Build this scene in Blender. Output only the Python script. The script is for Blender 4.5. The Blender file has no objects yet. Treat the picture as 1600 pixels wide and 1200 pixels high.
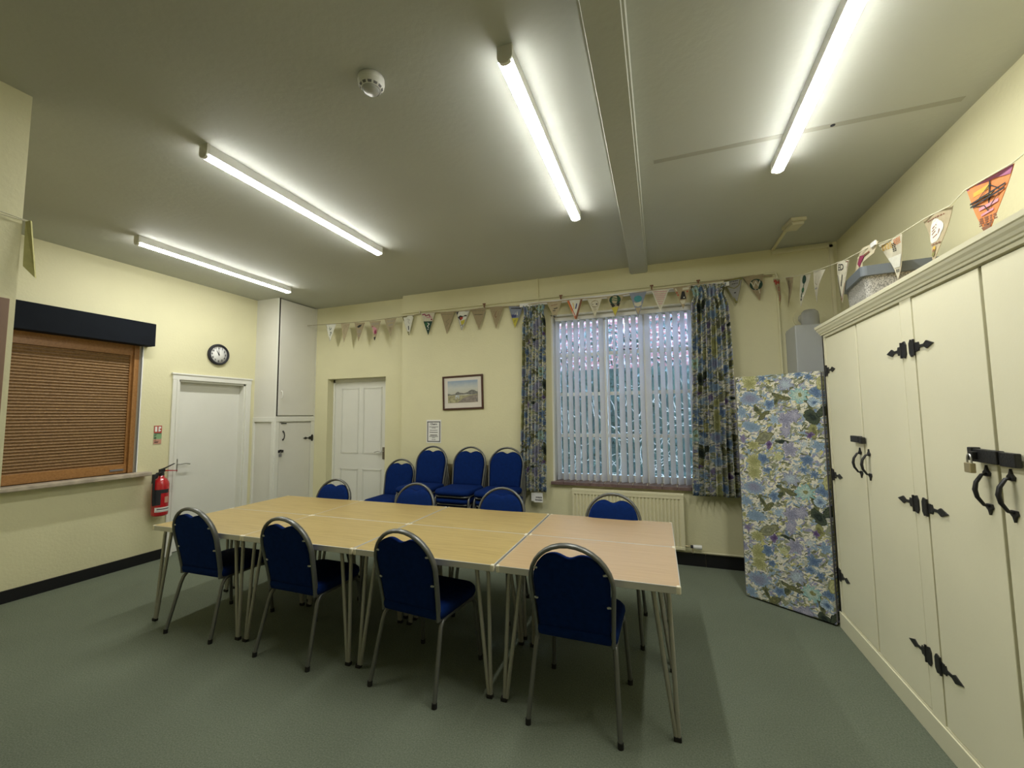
import bpy, bmesh, math, random
from mathutils import Vector, Matrix, Euler
R = math.radians
PI = math.pi
random.seed(7)
SC = bpy.context.scene
COL = SC.collection

# ------------------------------------------------------------ camera, light, exposure
FPX = 648.895
cam = bpy.data.cameras.new('camera')
cam.sensor_fit = 'HORIZONTAL'; cam.sensor_width = 36.0; cam.lens = 36.0*FPX/1600.0
cam.clip_start = 0.05; cam.clip_end = 200
camo = bpy.data.objects.new('camera', cam); COL.objects.link(camo)
_r = Vector((0.93992197, 0.34125126, -0.0097091)); _u = Vector((0.03512701, -0.06838445, 0.99704045)); _f = Vector((-0.33957736, 0.93748128, 0.07626318))
M = Matrix(((_r.x, _u.x, -_f.x), (_r.y, _u.y, -_f.y), (_r.z, _u.z, -_f.z)))
camo.matrix_world = Matrix.Translation((0, 0, 1.55)) @ M.to_4x4()
SC.camera = camo
SC.view_settings.view_transform = 'Standard'; SC.view_settings.look = 'None'
SC.view_settings.gamma = 1.0; SC.view_settings.exposure = 1.1; SC.view_settings.use_curve_mapping = False
SC.cycles.use_denoising = True
SC.cycles.max_bounces = 10; SC.cycles.diffuse_bounces = 6; SC.cycles.transparent_max_bounces = 12
TUBE = 36.0           # radiance of the ceiling tubes
SKY = 12.0
world = bpy.data.worlds.new('world'); SC.world = world; world.use_nodes = True
bg = world.node_tree.nodes['Background']; bg.inputs[0].default_value = (0.44, 0.65, 1.0, 1); bg.inputs[1].default_value = SKY

# ------------------------------------------------------------ dimensions
D = 4.761; L = 5.335; H = 3.208; RW = 1.64; RC = 1.159; DA = 4.87; YF = -1.4; XP = -2.99; YP = 1.06; XS = -3.31

# ------------------------------------------------------------ helpers
def tag(o, label=None, cat=None, group=None, kind=None):
    if label: o['label'] = label
    if cat: o['category'] = cat
    if group: o['group'] = group
    if kind: o['kind'] = kind
    return o
def thing(name, label, cat, loc=(0, 0, 0), rz=0, group=None, rx=0, ry=0):
    o = bpy.data.objects.new(name, None); COL.objects.link(o)
    o.location = loc; o.rotation_euler = (rx, ry, rz); o.empty_display_size = 0.05
    return tag(o, label, cat, group)
class MB:
    def __init__(s): s.v = []; s.f = []; s.sm = []; s.uv = []
    def add(s, vs, fs, smooth=False, uvs=None):
        b = len(s.v); s.v += [tuple(v) for v in vs]
        for f in fs: s.f.append([b+i for i in f]); s.sm.append(smooth)
        s.uv += (uvs if uvs else [None]*len(vs))
        return s
    def box(s, x0, x1, y0, y1, z0, z1, bev=0, m=None):
        if bev > 0:
            bm = bmesh.new(); bmesh.ops.create_cube(bm, size=1)
            for v in bm.verts: v.co = Vector(((x0+x1)/2+v.co.x*(x1-x0), (y0+y1)/2+v.co.y*(y1-y0), (z0+z1)/2+v.co.z*(z1-z0)))
            bmesh.ops.bevel(bm, geom=bm.edges[:], offset=bev, segments=2, affect='EDGES', profile=.5)
            bm.verts.index_update(); vs = [v.co.copy() for v in bm.verts]; fs = [[v.index for v in f.verts] for f in bm.faces]; bm.free()
        else:
            vs = [Vector(p) for p in ((x0,y0,z0),(x1,y0,z0),(x1,y1,z0),(x0,y1,z0),(x0,y0,z1),(x1,y0,z1),(x1,y1,z1),(x0,y1,z1))]
            fs = [(0,3,2,1),(4,5,6,7),(0,1,5,4),(1,2,6,5),(2,3,7,6),(3,0,4,7)]
        if m: vs = [m @ v for v in vs]
        return s.add(vs, fs)
    def tube(s, pts, r, n=10, ry=None, caps=True, closed=False, up=Vector((0, 0, 1))):
        pts = [Vector(p) for p in pts]; N = len(pts); ry = ry or r; vs = []; prev = None
        rr = r if isinstance(r, (list, tuple)) else [r]*N
        rry = ry if isinstance(ry, (list, tuple)) else [ry]*N
        for i, p in enumerate(pts):
            if closed: t = pts[(i+1) % N]-pts[i-1]
            else: t = pts[min(i+1, N-1)]-pts[max(i-1, 0)]
            t.normalize()
            if prev is None:
                a = up.cross(t)
                if a.length < 1e-3: a = Vector((1, 0, 0)).cross(t)
            else: a = prev-t*prev.dot(t)
            a.normalize(); prev = a; b = t.cross(a)
            for k in range(n):
                th = 2*PI*k/n; vs.append(p+a*rr[i]*math.cos(th)+b*rry[i]*math.sin(th))
        fs = []
        for i in range(N if closed else N-1):
            j = (i+1) % N
            for k in range(n): fs.append((i*n+k, i*n+(k+1) % n, j*n+(k+1) % n, j*n+k))
        s.add(vs, fs, True)
        if caps and not closed: 
            s.add([vs[k] for k in range(n)], [tuple(reversed(range(n)))]); s.add([vs[(N-1)*n+k] for k in range(n)], [tuple(range(n))])
        return s
    def cyl(s, a, b, r, n=20, r2=None): return s.tube([a, b], [r, r2 if r2 is not None else r], n, ry=[r, r2 if r2 is not None else r])
    def lathe(s, prof, c=(0, 0, 0), n=28, axis='z'):
        vs = []
        for (r, z) in prof:
            for k in range(n):
                a = 2*PI*k/n; x, y = r*math.cos(a), r*math.sin(a)
                p = (x, y, z) if axis == 'z' else (x, -z, y)
                vs.append((p[0]+c[0], p[1]+c[1], p[2]+c[2]))
        fs = [(i*n+k, i*n+(k+1) % n, (i+1)*n+(k+1) % n, (i+1)*n+k) for i in range(len(prof)-1) for k in range(n)]
        if axis == 'y': fs = [tuple(f) for f in fs]
        return s.add(vs, fs, True)
    def prism(s, poly, d0, d1, m=None, bothsides=True):   # poly in (x,z), extruded along y from d0 to d1
        n = len(poly); vs = [Vector((p[0], d0, p[1])) for p in poly]+[Vector((p[0], d1, p[1])) for p in poly]
        if m: vs = [m @ v for v in vs]
        fs = [tuple(range(n)), tuple(range(2*n-1, n-1, -1))]+[(i, n+i, n+(i+1) % n, (i+1) % n) for i in range(n)]
        return s.add(vs, fs)
    def build(s, name, mat, parent=None, normals=True):
        me = bpy.data.meshes.new(name); me.from_pydata(s.v, [], s.f)
        me.polygons.foreach_set('use_smooth', s.sm)
        if any(u is not None for u in s.uv):
            uvl = me.uv_layers.new(name='UVMap')
            for lp in me.loops:
                u = s.uv[lp.vertex_index]; uvl.data[lp.index].uv = u if u else (0, 0)
        me.materials.append(mat); me.update()
        if normals:
            bm = bmesh.new(); bm.from_mesh(me); bmesh.ops.recalc_face_normals(bm, faces=bm.faces); bm.to_mesh(me); bm.free()
        o = bpy.data.objects.new(name, me); COL.objects.link(o)
        if parent: o.parent = parent
        return o
def struct(o): o['kind'] = 'structure'; return o
def copy_tree(o, parent=None):
    c = o.copy(); COL.objects.link(c)
    if parent: c.parent = parent
    for ch in list(o.children): copy_tree(ch, c)
    return c
def text_mb(txt, size, m, depth=0.0, bold=0):
    cu = bpy.data.curves.new('lettering', 'FONT'); cu.body = txt; cu.size = size; cu.align_x = 'CENTER'; cu.align_y = 'CENTER'; cu.resolution_u = 2; cu.offset = bold
    ob = bpy.data.objects.new('lettering', cu); me = bpy.data.meshes.new_from_object(ob)
    b = MB(); b.add([m @ v.co for v in me.vertices], [tuple(p.vertices) for p in me.polygons])
    bpy.data.objects.remove(ob); bpy.data.curves.remove(cu); bpy.data.meshes.remove(me)
    return b
FACE = Matrix(((1, 0, 0, 0), (0, 0, -1, 0), (0, 1, 0, 0), (0, 0, 0, 1)))   # text plane xy -> local xz facing -y
def text_at(txt, size, x, y, z, bold=0): return text_mb(txt, size, Matrix.Translation((x, y, z)) @ FACE, bold=bold)

# ------------------------------------------------------------ materials
def new_mat(name):
    m = bpy.data.materials.new(name); m.use_nodes = True; nt = m.node_tree
    return m, nt, nt.nodes['Principled BSDF']
def N(nt, typ, **kw):
    n = nt.nodes.new(typ)
    for k, v in kw.items():
        if k.startswith('_'): setattr(n, k[1:], v)
        else: n.inputs[k].default_value = v
    return n
def mat(name, col, rough=.5, metal=0, bump=0, scale=60, var=0, spec=None, vscale=3, coat=0, detail=4):
    m, nt, p = new_mat(name); p.inputs['Base Color'].default_value = (*col, 1); p.inputs['Roughness'].default_value = rough; p.inputs['Metallic'].default_value = metal
    if spec is not None: p.inputs['Specular IOR Level'].default_value = spec
    if coat: p.inputs['Coat Weight'].default_value = coat
    tc = N(nt, 'ShaderNodeTexCoord')
    nz = N(nt, 'ShaderNodeTexNoise', Scale=scale, Detail=detail); nt.links.new(tc.outputs['Object'], nz.inputs['Vector'])
    if bump:
        b = N(nt, 'ShaderNodeBump', Strength=bump, Distance=.004); nt.links.new(nz.outputs['Fac'], b.inputs['Height']); nt.links.new(b.outputs[0], p.inputs['Normal'])
    v = var or .03
    nz2 = N(nt, 'ShaderNodeTexNoise', Scale=vscale, Detail=5); nt.links.new(tc.outputs['Object'], nz2.inputs['Vector'])
    cr = N(nt, 'ShaderNodeValToRGB'); cr.color_ramp.elements[0].position = .3; cr.color_ramp.elements[1].position = .7
    cr.color_ramp.elements[0].color = tuple(c*(1-v) for c in col)+(1,); cr.color_ramp.elements[1].color = tuple(min(1, c*(1+v)) for c in col)+(1,)
    nt.links.new(nz2.outputs['Fac'], cr.inputs[0]); nt.links.new(cr.outputs[0], p.inputs['Base Color'])
    return m
WALL = mat('cream wall paint', (.68, .65, .42), .6, bump=.35, scale=45, var=.03, vscale=2)
CEIL = mat('ceiling paint', (.475, .49, .445), .7, bump=.3, scale=30, var=.03, vscale=1.5)
SCAR = mat('ceiling scar', (.36, .355, .30), .8)
WHITE = mat('white gloss paint', (.74, .74, .68), .35, var=.02)
GREYW = mat('warm white board', (.70, .69, .63), .5, var=.02)
CREAM = mat('cream cupboard paint', (.84, .81, .60), .42, bump=.06, scale=90, var=.03, vscale=2)
GAP = mat('shadow gap', (.03, .025, .02), .9)
SKIRT = mat('black skirting', (.006, .006, .008), .45)
BLUE = mat('royal blue fabric', (.003, .017, .10), .9, bump=.25, scale=500, var=.12, vscale=30, spec=.08)
FRAME = mat('grey hammered tube', (.15, .155, .145), .33, metal=.5, bump=.1, scale=400)
TLEG = mat('silver grey tube', (.36, .35, .30), .38, metal=.35)
TEDGE = mat('grey table edge', (.55, .54, .49), .35, metal=.2)
IVORY = mat('ivory corner cap', (.75, .70, .55), .4)
BLACKM = mat('black iron', (.012, .012, .013), .45, bump=.3, scale=150)
RUBBER = mat('black rubber', (.01, .01, .01), .8)
CHROME = mat('satin steel', (.6, .6, .58), .28, metal=.9)
BRONZE = mat('tarnished plate', (.22, .19, .14), .4, metal=.5)
BRASS = mat('dull brass', (.55, .47, .28), .35, metal=.7)
BODYG = mat('fitting body', (.72, .72, .69), .4)
CAPG = mat('fitting end cap', (.66, .65, .58), .5)
NAVY = mat('navy pelmet', (.005, .007, .011), .8, spec=.15, var=.15, vscale=6)
SILL = mat('worn wooden sill', (.42, .36, .28), .6, var=.25, vscale=9)
RED = mat('extinguisher red', (.45, .012, .018), .25, coat=.5)
PAPER = mat('white paper', (.78, .78, .75), .7)
INK = mat('black ink', (.02, .02, .025), .8)
INKG = mat('grey ink', (.16, .16, .17), .8)
MAHOG = mat('dark mahogany frame', (.06, .02, .012), .35)
RADM = mat('radiator enamel', (.70, .66, .45), .35)
GREYP = mat('grey plastic', (.42, .43, .43), .22)
PLW = mat('white plastic', (.72, .72, .69), .35)
CRMP = mat('cream plastic', (.62, .58, .42), .45)
TAN = mat('olive brown board', (.30, .25, .13), .7, var=.1)
CARD = mat('brown cardboard', (.42, .27, .13), .8)
CORD = mat('twine', (.25, .21, .12), .9)
CORDL = mat('pale cord', (.62, .60, .44), .9)
TILE = mat('brown quarry tile', (.15, .10, .095), .35, var=.3, vscale=14)
VANE = None
# carpet
CARPET, nt, p = new_mat('green carpet')
tc = N(nt, 'ShaderNodeTexCoord'); nz = N(nt, 'ShaderNodeTexNoise', Scale=130, Detail=4); n2 = N(nt, 'ShaderNodeTexNoise', Scale=1.3, Detail=6); n3 = N(nt, 'ShaderNodeTexVoronoi', Scale=170)
for a in (nz, n2, n3): nt.links.new(tc.outputs['Object'], a.inputs['Vector'])
cr = N(nt, 'ShaderNodeValToRGB'); cr.color_ramp.elements[0].position = .3; cr.color_ramp.elements[1].position = .72
cr.color_ramp.elements[0].color = (.125, .148, .105, 1); cr.color_ramp.elements[1].color = (.200, .228, .172, 1)
nt.links.new(nz.outputs['Fac'], cr.inputs[0])
mx = N(nt, 'ShaderNodeMix', _data_type='RGBA', _blend_type='MULTIPLY'); mx.inputs['Factor'].default_value = 1
cr2 = N(nt, 'ShaderNodeValToRGB'); cr2.color_ramp.elements[0].position = .35; cr2.color_ramp.elements[1].position = .65
cr2.color_ramp.elements[0].color = (.88, .88, .88, 1); cr2.color_ramp.elements[1].color = (1, 1, 1, 1)
nt.links.new(n2.outputs['Fac'], cr2.inputs[0]); nt.links.new(cr.outputs[0], mx.inputs['A']); nt.links.new(cr2.outputs[0], mx.inputs['B'])
nt.links.new(mx.outputs['Result'], p.inputs['Base Color']); p.inputs['Roughness'].default_value = .95; p.inputs['Specular IOR Level'].default_value = .1
b = N(nt, 'ShaderNodeBump', Strength=.5, Distance=.004); nt.links.new(n3.outputs['Distance'], b.inputs['Height']); nt.links.new(b.outputs[0], p.inputs['Normal'])
# woods
def wood(name, c0, c1, c2, stretch=(1.2, 26, 26), rough=.4, fine=3.0):
    m, nt, p = new_mat(name)
    tc = N(nt, 'ShaderNodeTexCoord'); mp = N(nt, 'ShaderNodeMapping', Scale=stretch); nt.links.new(tc.outputs['Object'], mp.inputs[0])
    nz = N(nt, 'ShaderNodeTexNoise', Scale=fine, Detail=7, Roughness=.65, Distortion=.4); nt.links.new(mp.outputs[0], nz.inputs['Vector'])
    cr = N(nt, 'ShaderNodeValToRGB'); e = cr.color_ramp.elements; e[0].position = .32; e[0].color = (*c0, 1); e[1].position = .68; e[1].color = (*c2, 1)
    x = cr.color_ramp.elements.new(.5); x.color = (*c1, 1)
    nt.links.new(nz.outputs['Fac'], cr.inputs[0]); nt.links.new(cr.outputs[0], p.inputs['Base Color']); p.inputs['Roughness'].default_value = rough
    return m
OAK = wood('oak laminate', (.34, .245, .085), (.42, .31, .115), (.47, .355, .135), rough=.38)
OAK_DAYLIT = wood('daylit oak laminate', (.43, .30, .16), (.47, .335, .18), (.50, .36, .20), rough=.34)  # same oak, daylight reflected on the rightmost tops painted in as paler, pinker colour
SHUT = wood('pine slats', (.17, .095, .036), (.25, .145, .058), (.32, .19, .08), stretch=(26, 1.5, 26), rough=.45)
SHUTF = wood('orange pine frame', (.25, .115, .032), (.33, .16, .05), (.38, .19, .065), stretch=(20, 2, 20), rough=.4)
# emissive diffuser
TUBEM, nt, p = new_mat('lit diffuser'); p.inputs['Base Color'].default_value = (.9, .9, .9, 1)
p.inputs['Emission Color'].default_value = (1.0, .99, .93, 1); p.inputs['Emission Strength'].default_value = TUBE
# glass
GLASS, nt, p = new_mat('window glass'); out = nt.nodes['Material Output']; nt.nodes.remove(p)
fr = N(nt, 'ShaderNodeFresnel', IOR=1.45); tr = N(nt, 'ShaderNodeBsdfTransparent'); tr.inputs[0].default_value = (.95, .96, .98, 1); gl = N(nt, 'ShaderNodeBsdfGlossy', Roughness=.02)
ms = N(nt, 'ShaderNodeMixShader'); nt.links.new(fr.outputs[0], ms.inputs[0]); nt.links.new(tr.outputs[0], ms.inputs[1]); nt.links.new(gl.outputs[0], ms.inputs[2]); nt.links.new(ms.outputs[0], out.inputs[0])
# translucent blind fabric
VANE, nt, p = new_mat('white blind fabric'); out = nt.nodes['Material Output']; p.inputs['Base Color'].default_value = (.78, .80, .84, 1); p.inputs['Roughness'].default_value = .8
tl = N(nt, 'ShaderNodeBsdfTranslucent'); tl.inputs[0].default_value = (.88, .92, 1.0, 1); ms = N(nt, 'ShaderNodeMixShader'); ms.inputs[0].default_value = .45
nt.links.new(p.outputs[0], ms.inputs[1]); nt.links.new(tl.outputs[0], ms.inputs[2]); nt.links.new(ms.outputs[0], out.inputs[0])
# brick
BRICK, nt, p = new_mat('red brick'); tc = N(nt, 'ShaderNodeTexCoord'); mp = N(nt, 'ShaderNodeMapping'); mp.inputs['Rotation'].default_value = (R(90), 0, 0)
br = N(nt, 'ShaderNodeTexBrick', Scale=2.4); br.inputs['Color1'].default_value = (.13, .045, .035, 1); br.inputs['Color2'].default_value = (.10, .035, .028, 1); br.inputs['Mortar'].default_value = (.20, .17, .16, 1); br.inputs['Mortar Size'].default_value = .025
nt.links.new(tc.outputs['Object'], mp.inputs[0]); nt.links.new(mp.outputs[0], br.inputs['Vector']); nt.links.new(br.outputs[0], p.inputs['Base Color']); p.inputs['Roughness'].default_value = .9
LEAF = mat('hedge leaves', (.018, .032, .02), .6, var=.6, vscale=12)
TWIG = mat('pale bare twigs', (.22, .19, .15), .8)
GRASS = mat('lawn', (.08, .13, .05), .9, var=.3)
SPECK = None
SPECK, nt, p = new_mat('speckled grey plastic'); tc = N(nt, 'ShaderNodeTexCoord'); nz = N(nt, 'ShaderNodeTexNoise', Scale=150, Detail=2); nt.links.new(tc.outputs['Object'], nz.inputs['Vector'])
cr = N(nt, 'ShaderNodeValToRGB'); cr.color_ramp.elements[0].position = .42; cr.color_ramp.elements[0].color = (.20, .20, .19, 1); cr.color_ramp.elements[1].position = .55; cr.color_ramp.elements[1].color = (.50, .49, .46, 1)
nt.links.new(nz.outputs['Fac'], cr.inputs[0]); nt.links.new(cr.outputs[0], p.inputs['Base Color'])
_flat = {}
def flat(r, g, b):
    k = (r, g, b)
    if k not in _flat: _flat[k] = mat('dye %d' % len(_flat), k, .85, var=.08, vscale=40)
    return _flat[k]

# ---- floral chintz: motifs placed by hand on a repeating tile, all in nodes
def floral():
    W_, H_ = .66, .75
    g = bpy.data.node_groups.new('motif', 'ShaderNodeTree')
    def sock(n, t, io='INPUT'): g.interface.new_socket(n, in_out=io, socket_type=t)
    for n, t in (('Col', 'NodeSocketColor'), ('UV', 'NodeSocketVector'), ('CX', 'NodeSocketFloat'), ('CY', 'NodeSocketFloat'), ('R', 'NodeSocketFloat'), ('N', 'NodeSocketFloat'), ('Depth', 'NodeSocketFloat'), ('Rot', 'NodeSocketFloat'), ('Squash', 'NodeSocketFloat'), ('In', 'NodeSocketColor'), ('Out', 'NodeSocketColor')): sock(n, t)
    sock('Col', 'NodeSocketColor', 'OUTPUT')
    gi = g.nodes.new('NodeGroupInput'); go = g.nodes.new('NodeGroupOutput'); lk = g.links.new
    def mth(op, a, b=None, c=None):
        n = g.nodes.new('ShaderNodeMath'); n.operation = op
        for i, v in enumerate((a, b, c)):
            if v is None: continue
            if isinstance(v, (int, float)): n.inputs[i].default_value = v
            else: lk(v, n.inputs[i])
        return n.outputs[0]
    sp = g.nodes.new('ShaderNodeSeparateXYZ'); lk(gi.outputs['UV'], sp.inputs[0])
    dx = mth('WRAP', mth('SUBTRACT', sp.outputs[0], gi.outputs['CX']), W_/2, -W_/2)
    dy = mth('WRAP', mth('SUBTRACT', sp.outputs[1], gi.outputs['CY']), H_/2, -H_/2)
    c = mth('COSINE', gi.outputs['Rot']); s = mth('SINE', gi.outputs['Rot'])
    x = mth('ADD', mth('MULTIPLY', dx, c), mth('MULTIPLY', dy, s))
    y = mth('MULTIPLY', mth('SUBTRACT', mth('MULTIPLY', dy, c), mth('MULTIPLY', dx, s)), gi.outputs['Squash'])
    r = mth('SQRT', mth('ADD', mth('MULTIPLY', x, x), mth('MULTIPLY', y, y)))
    a = mth('ARCTAN2', y, x); ca = mth('COSINE', mth('MULTIPLY', a, gi.outputs['N']))
    rad = mth('MULTIPLY', gi.outputs['R'], mth('SUBTRACT', 1.0, mth('MULTIPLY', gi.outputs['Depth'], mth('MULTIPLY', mth('SUBTRACT', 1.0, ca), .5))))
    q = mth('DIVIDE', r, rad); mask = mth('LESS_THAN', q, 1.0)
    mc = g.nodes.new('ShaderNodeMix'); mc.data_type = 'RGBA'; lk(mth('MULTIPLY', q, q), mc.inputs['Factor']); lk(gi.outputs['In'], mc.inputs['A']); lk(gi.outputs['Out'], mc.inputs['B'])
    vein = mth('ADD', .84, mth('MULTIPLY', .2, mth('COSINE', mth('ADD', mth('MULTIPLY', mth('MULTIPLY', a, gi.outputs['N']), 3.0), mth('MULTIPLY', q, 9.0)))))
    mv = g.nodes.new('ShaderNodeMix'); mv.data_type = 'RGBA'; mv.blend_type = 'MULTIPLY'; mv.inputs['Factor'].default_value = 1; lk(mc.outputs['Result'], mv.inputs['A']); lk(vein, mv.inputs['B'])
    mo = g.nodes.new('ShaderNodeMix'); mo.data_type = 'RGBA'; lk(mask, mo.inputs['Factor']); lk(gi.outputs['Col'], mo.inputs['A']); lk(mv.outputs['Result'], mo.inputs['B'])
    lk(mo.outputs['Result'], go.inputs[0])
    m, nt, p = new_mat('floral chintz'); lk = nt.links.new
    uv = N(nt, 'ShaderNodeUVMap', _uv_map='UVMap')
    nz = N(nt, 'ShaderNodeTexNoise', Scale=22, Detail=3); lk(uv.outputs[0], nz.inputs['Vector'])
    sb = N(nt, 'ShaderNodeVectorMath', _operation='SUBTRACT'); lk(nz.outputs['Color'], sb.inputs[0]); sb.inputs[1].default_value = (.5, .5, .5)
    sc = N(nt, 'ShaderNodeVectorMath', _operation='SCALE'); lk(sb.outputs[0], sc.inputs[0]); sc.inputs['Scale'].default_value = .05
    ad = N(nt, 'ShaderNodeVectorMath', _operation='ADD'); lk(uv.outputs[0], ad.inputs[0]); lk(sc.outputs[0], ad.inputs[1]); P = ad.outputs[0]
    cream = (.72, .69, .56, 1)
    # ground: sprays of small grey-green leaves and blue florets
    def layer(base, scale, rot, thr, cols, stretch):
        m0 = N(nt, 'ShaderNodeMapping'); m0.inputs['Rotation'].default_value = (0, 0, rot); lk(P, m0.inputs[0])
        mp = N(nt, 'ShaderNodeMapping', Scale=(stretch, 1, 1)); lk(m0.outputs[0], mp.inputs[0])
        v = N(nt, 'ShaderNodeTexVoronoi', Scale=scale, _voronoi_dimensions='2D'); lk(mp.outputs[0], v.inputs['Vector'])
        lt = N(nt, 'ShaderNodeMath', _operation='LESS_THAN'); lk(v.outputs['Distance'], lt.inputs[0]); lt.inputs[1].default_value = thr
        s2 = N(nt, 'ShaderNodeSeparateColor'); lk(v.outputs['Color'], s2.inputs[0])
        cr = N(nt, 'ShaderNodeValToRGB'); cr.color_ramp.interpolation = 'CONSTANT'; e = cr.color_ramp.elements
        e[0].position = 0; e[0].color = (*cols[0], 1); e[1].position = 1/len(cols); e[1].color = (*cols[1], 1)
        for i in range(2, len(cols)): z = e.new(i/len(cols)); z.color = (*cols[i], 1)
        lk(s2.outputs[0], cr.inputs[0])
        mx = N(nt, 'ShaderNodeMix', _data_type='RGBA'); lk(lt.outputs[0], mx.inputs['Factor']); lk(base, mx.inputs['A']) if not isinstance(base, tuple) else None
        if isinstance(base, tuple): mx.inputs['A'].default_value = base
        lk(cr.outputs[0], mx.inputs['B']); return mx.outputs['Result']
    G1 = (.16, .17, .10); G2 = (.27, .29, .19); G3 = (.07, .09, .07); B1 = (.17, .24, .38); B2 = (.27, .37, .48); LV = (.30, .30, .45); YL = (.55, .52, .20); PU = (.20, .17, .28); CR = (.74, .71, .60)
    GR = (.46, .46, .38); BG = (.38, .44, .47)
    c = layer(cream, 46, .6, .40, [G2, LV, BG, CR, G2, B2], .34)
    c = layer(c, 38, -.8, .36, [G1, GR, B2, CR, G2, LV, BG], .25)
    c = layer(c, 30, 1.5, .30, [G2, CR, B2, G2, GR, CR, B1], .28)
    c = layer(c, 60, 2.5, .33, [CR, G1, BG, G2, YL, LV], .30)
    c = layer(c, 34, .1, .22, [G1, CR, G2, CR, B2], .22)
    TE = (.25, .52, .55, 1); TI = (.62, .72, .60, 1); BL = (.12, .19, .34, 1); BM = (.25, .35, .48, 1); BP = (.33, .46, .62, 1); PB = (.52, .62, .70, 1)
    LA = (.29, .30, .42, 1); LP = (.48, .47, .60, 1); DK = (.035, .05, .045, 1); DG = (.09, .11, .07, 1); OL = (.22, .22, .10, 1); Y = (.58, .57, .30, 1); YD = (.36, .37, .16, 1); PR = (.10, .06, .18, 1); PV = (.27, .21, .37, 1)
    lst = [ # crop px x,y,r, n, depth, rot, squash, inner, outer
     (205, 315, 42, 0, 0, -.7, 2.6, OL, DG), (165, 285, 40, 0, 0, 1.1, 3.0, DG, OL), (300, 215, 56, 0, 0, .35, 4.2, OL, DG), (270, 240, 34, 0, 0, -.9, 2.4, DG, OL), (345, 180, 30, 0, 0, 2.4, 2.8, OL, DG),
     (440, 255, 60, 0, 0, 1.25, 4.5, DG, OL), (290, 500, 38, 0, 0, 1.2, 1.8, (.20, .22, .14, 1), OL), (205, 445, 62, 0, 0, -.55, 2.3, (.30, .31, .22, 1), OL), (305, 462, 40, 0, 0, .1, 3.4, DK, DG), (465, 400, 40, 0, 0, 1.5, 1.9, OL, YD),
     (120, 130, 46, 7, .25, 0, 1, YD, Y), (150, 580, 50, 8, .22, 0, 1, YD, Y), (145, 492, 40, 7, .3, 0, 1.2, YD, Y), (285, 545, 28, 5, .3, 0, 1, Y, (.55, .60, .35, 1)), (215, 125, 12, 5, .3, 0, 1, Y, Y),
     (260, 148, 44, 6, .3, .4, 1, PB, BM), (322, 150, 48, 7, .3, .2, 1.1, PB, LA), (195, 112, 24, 5, .4, 0, 1, BL, BM), (390, 98, 34, 9, .5, .2, 1.3, BL, BP), (440, 116, 30, 9, .5, 0, 1.2, BL, BM),
     (395, 212, 54, 10, .32, 0, 1.15, TI, TE), (398, 210, 12, 0, 0, 0, 1, YD, OL), (478, 195, 36, 3, .35, 1, 1, BL, BM), (120, 220, 66, 16, .2, 0, 1.5, LA, BP), (75, 300, 44, 9, .45, .3, 1.3, BM, BP), (235, 256, 34, 5, .35, .5, 1, BL, BP),
     (465, 250, 32, 4, .2, 0, 1, BP, PB), (468, 252, 15, 0, 0, 0, 1.3, BL, BM), (460, 330, 50, 0, 0, .9, 1.7, DK, DG), (505, 300, 38, 0, 0, -1, 1.9, DG, DK),
     (262, 340, 34, 7, .45, 0, 1, BP, PB), (325, 345, 42, 6, .35, 0, .8, LA, LP), (322, 405, 34, 6, .4, .4, .9, LP, LA), (130, 382, 62, 14, .2, .1, 1.9, BM, BP), (370, 320, 40, 5, .3, 0, 1, LP, LA),
     (235, 482, 20, 4, .2, 0, .8, PR, PV), (82, 452, 26, 5, .3, 0, 1, PV, LA), (446, 420, 22, 5, .3, 0, 1, PR, PV), (200, 560, 36, 5, .35, .3, 1, BL, BM), (436, 556, 38, 5, .35, .9, 1, BL, BM), (345, 500, 46, 6, .35, 0, 1, LA, LP), (345, 575, 40, 7, .35, 0, 1, BP, LP),
     (490, 480, 34, 5, .4, .6, 1, BM, BP), (510, 560, 40, 8, .4, 0, 1.3, BP, PB), (62, 560, 30, 5, .4, .6, 1, LA, LP), (60, 380, 16, 5, .3, 0, 1, YD, Y), (498, 150, 20, 0, 0, .2, .5, Y, YD), (420, 470, 26, 7, .5, 0, 1, PB, CR+(1,))]
    skip = {6, 15, 41, 49, 43}
    lst = [m_ for i_, m_ in enumerate(lst) if i_ not in skip][:44]
    for (px, py, rr, n, dp, rot, sq, ci, co) in lst:
        gn = nt.nodes.new('ShaderNodeGroup'); gn.node_tree = g; lk(P, gn.inputs['UV']); lk(c, gn.inputs['Col'])
        u = (px-30-(py-100)*.06)/735; v = -(py-90)/680
        for k, val in (('CX', u), ('CY', v), ('R', rr/735), ('N', n), ('Depth', dp), ('Rot', -rot), ('Squash', sq), ('In', ci), ('Out', co)): gn.inputs[k].default_value = val
        c = gn.outputs[0]
    ve = N(nt, 'ShaderNodeTexVoronoi', Scale=70, _voronoi_dimensions='2D', _feature='DISTANCE_TO_EDGE'); lk(P, ve.inputs['Vector'])
    cr = N(nt, 'ShaderNodeValToRGB'); e = cr.color_ramp.elements; e[0].position = .02; e[0].color = (.50, .50, .46, 1); e[1].position = .14; e[1].color = (1, 1, 1, 1); lk(ve.outputs['Distance'], cr.inputs[0])
    n4 = N(nt, 'ShaderNodeTexNoise', Scale=95, Detail=2); lk(uv.outputs[0], n4.inputs['Vector']); cr4 = N(nt, 'ShaderNodeValToRGB'); e = cr4.color_ramp.elements; e[0].position = .38; e[0].color = (.58, .60, .58, 1); e[1].position = .56; e[1].color = (1.0, 1.0, 1.0, 1); lk(n4.outputs['Fac'], cr4.inputs[0])
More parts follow.
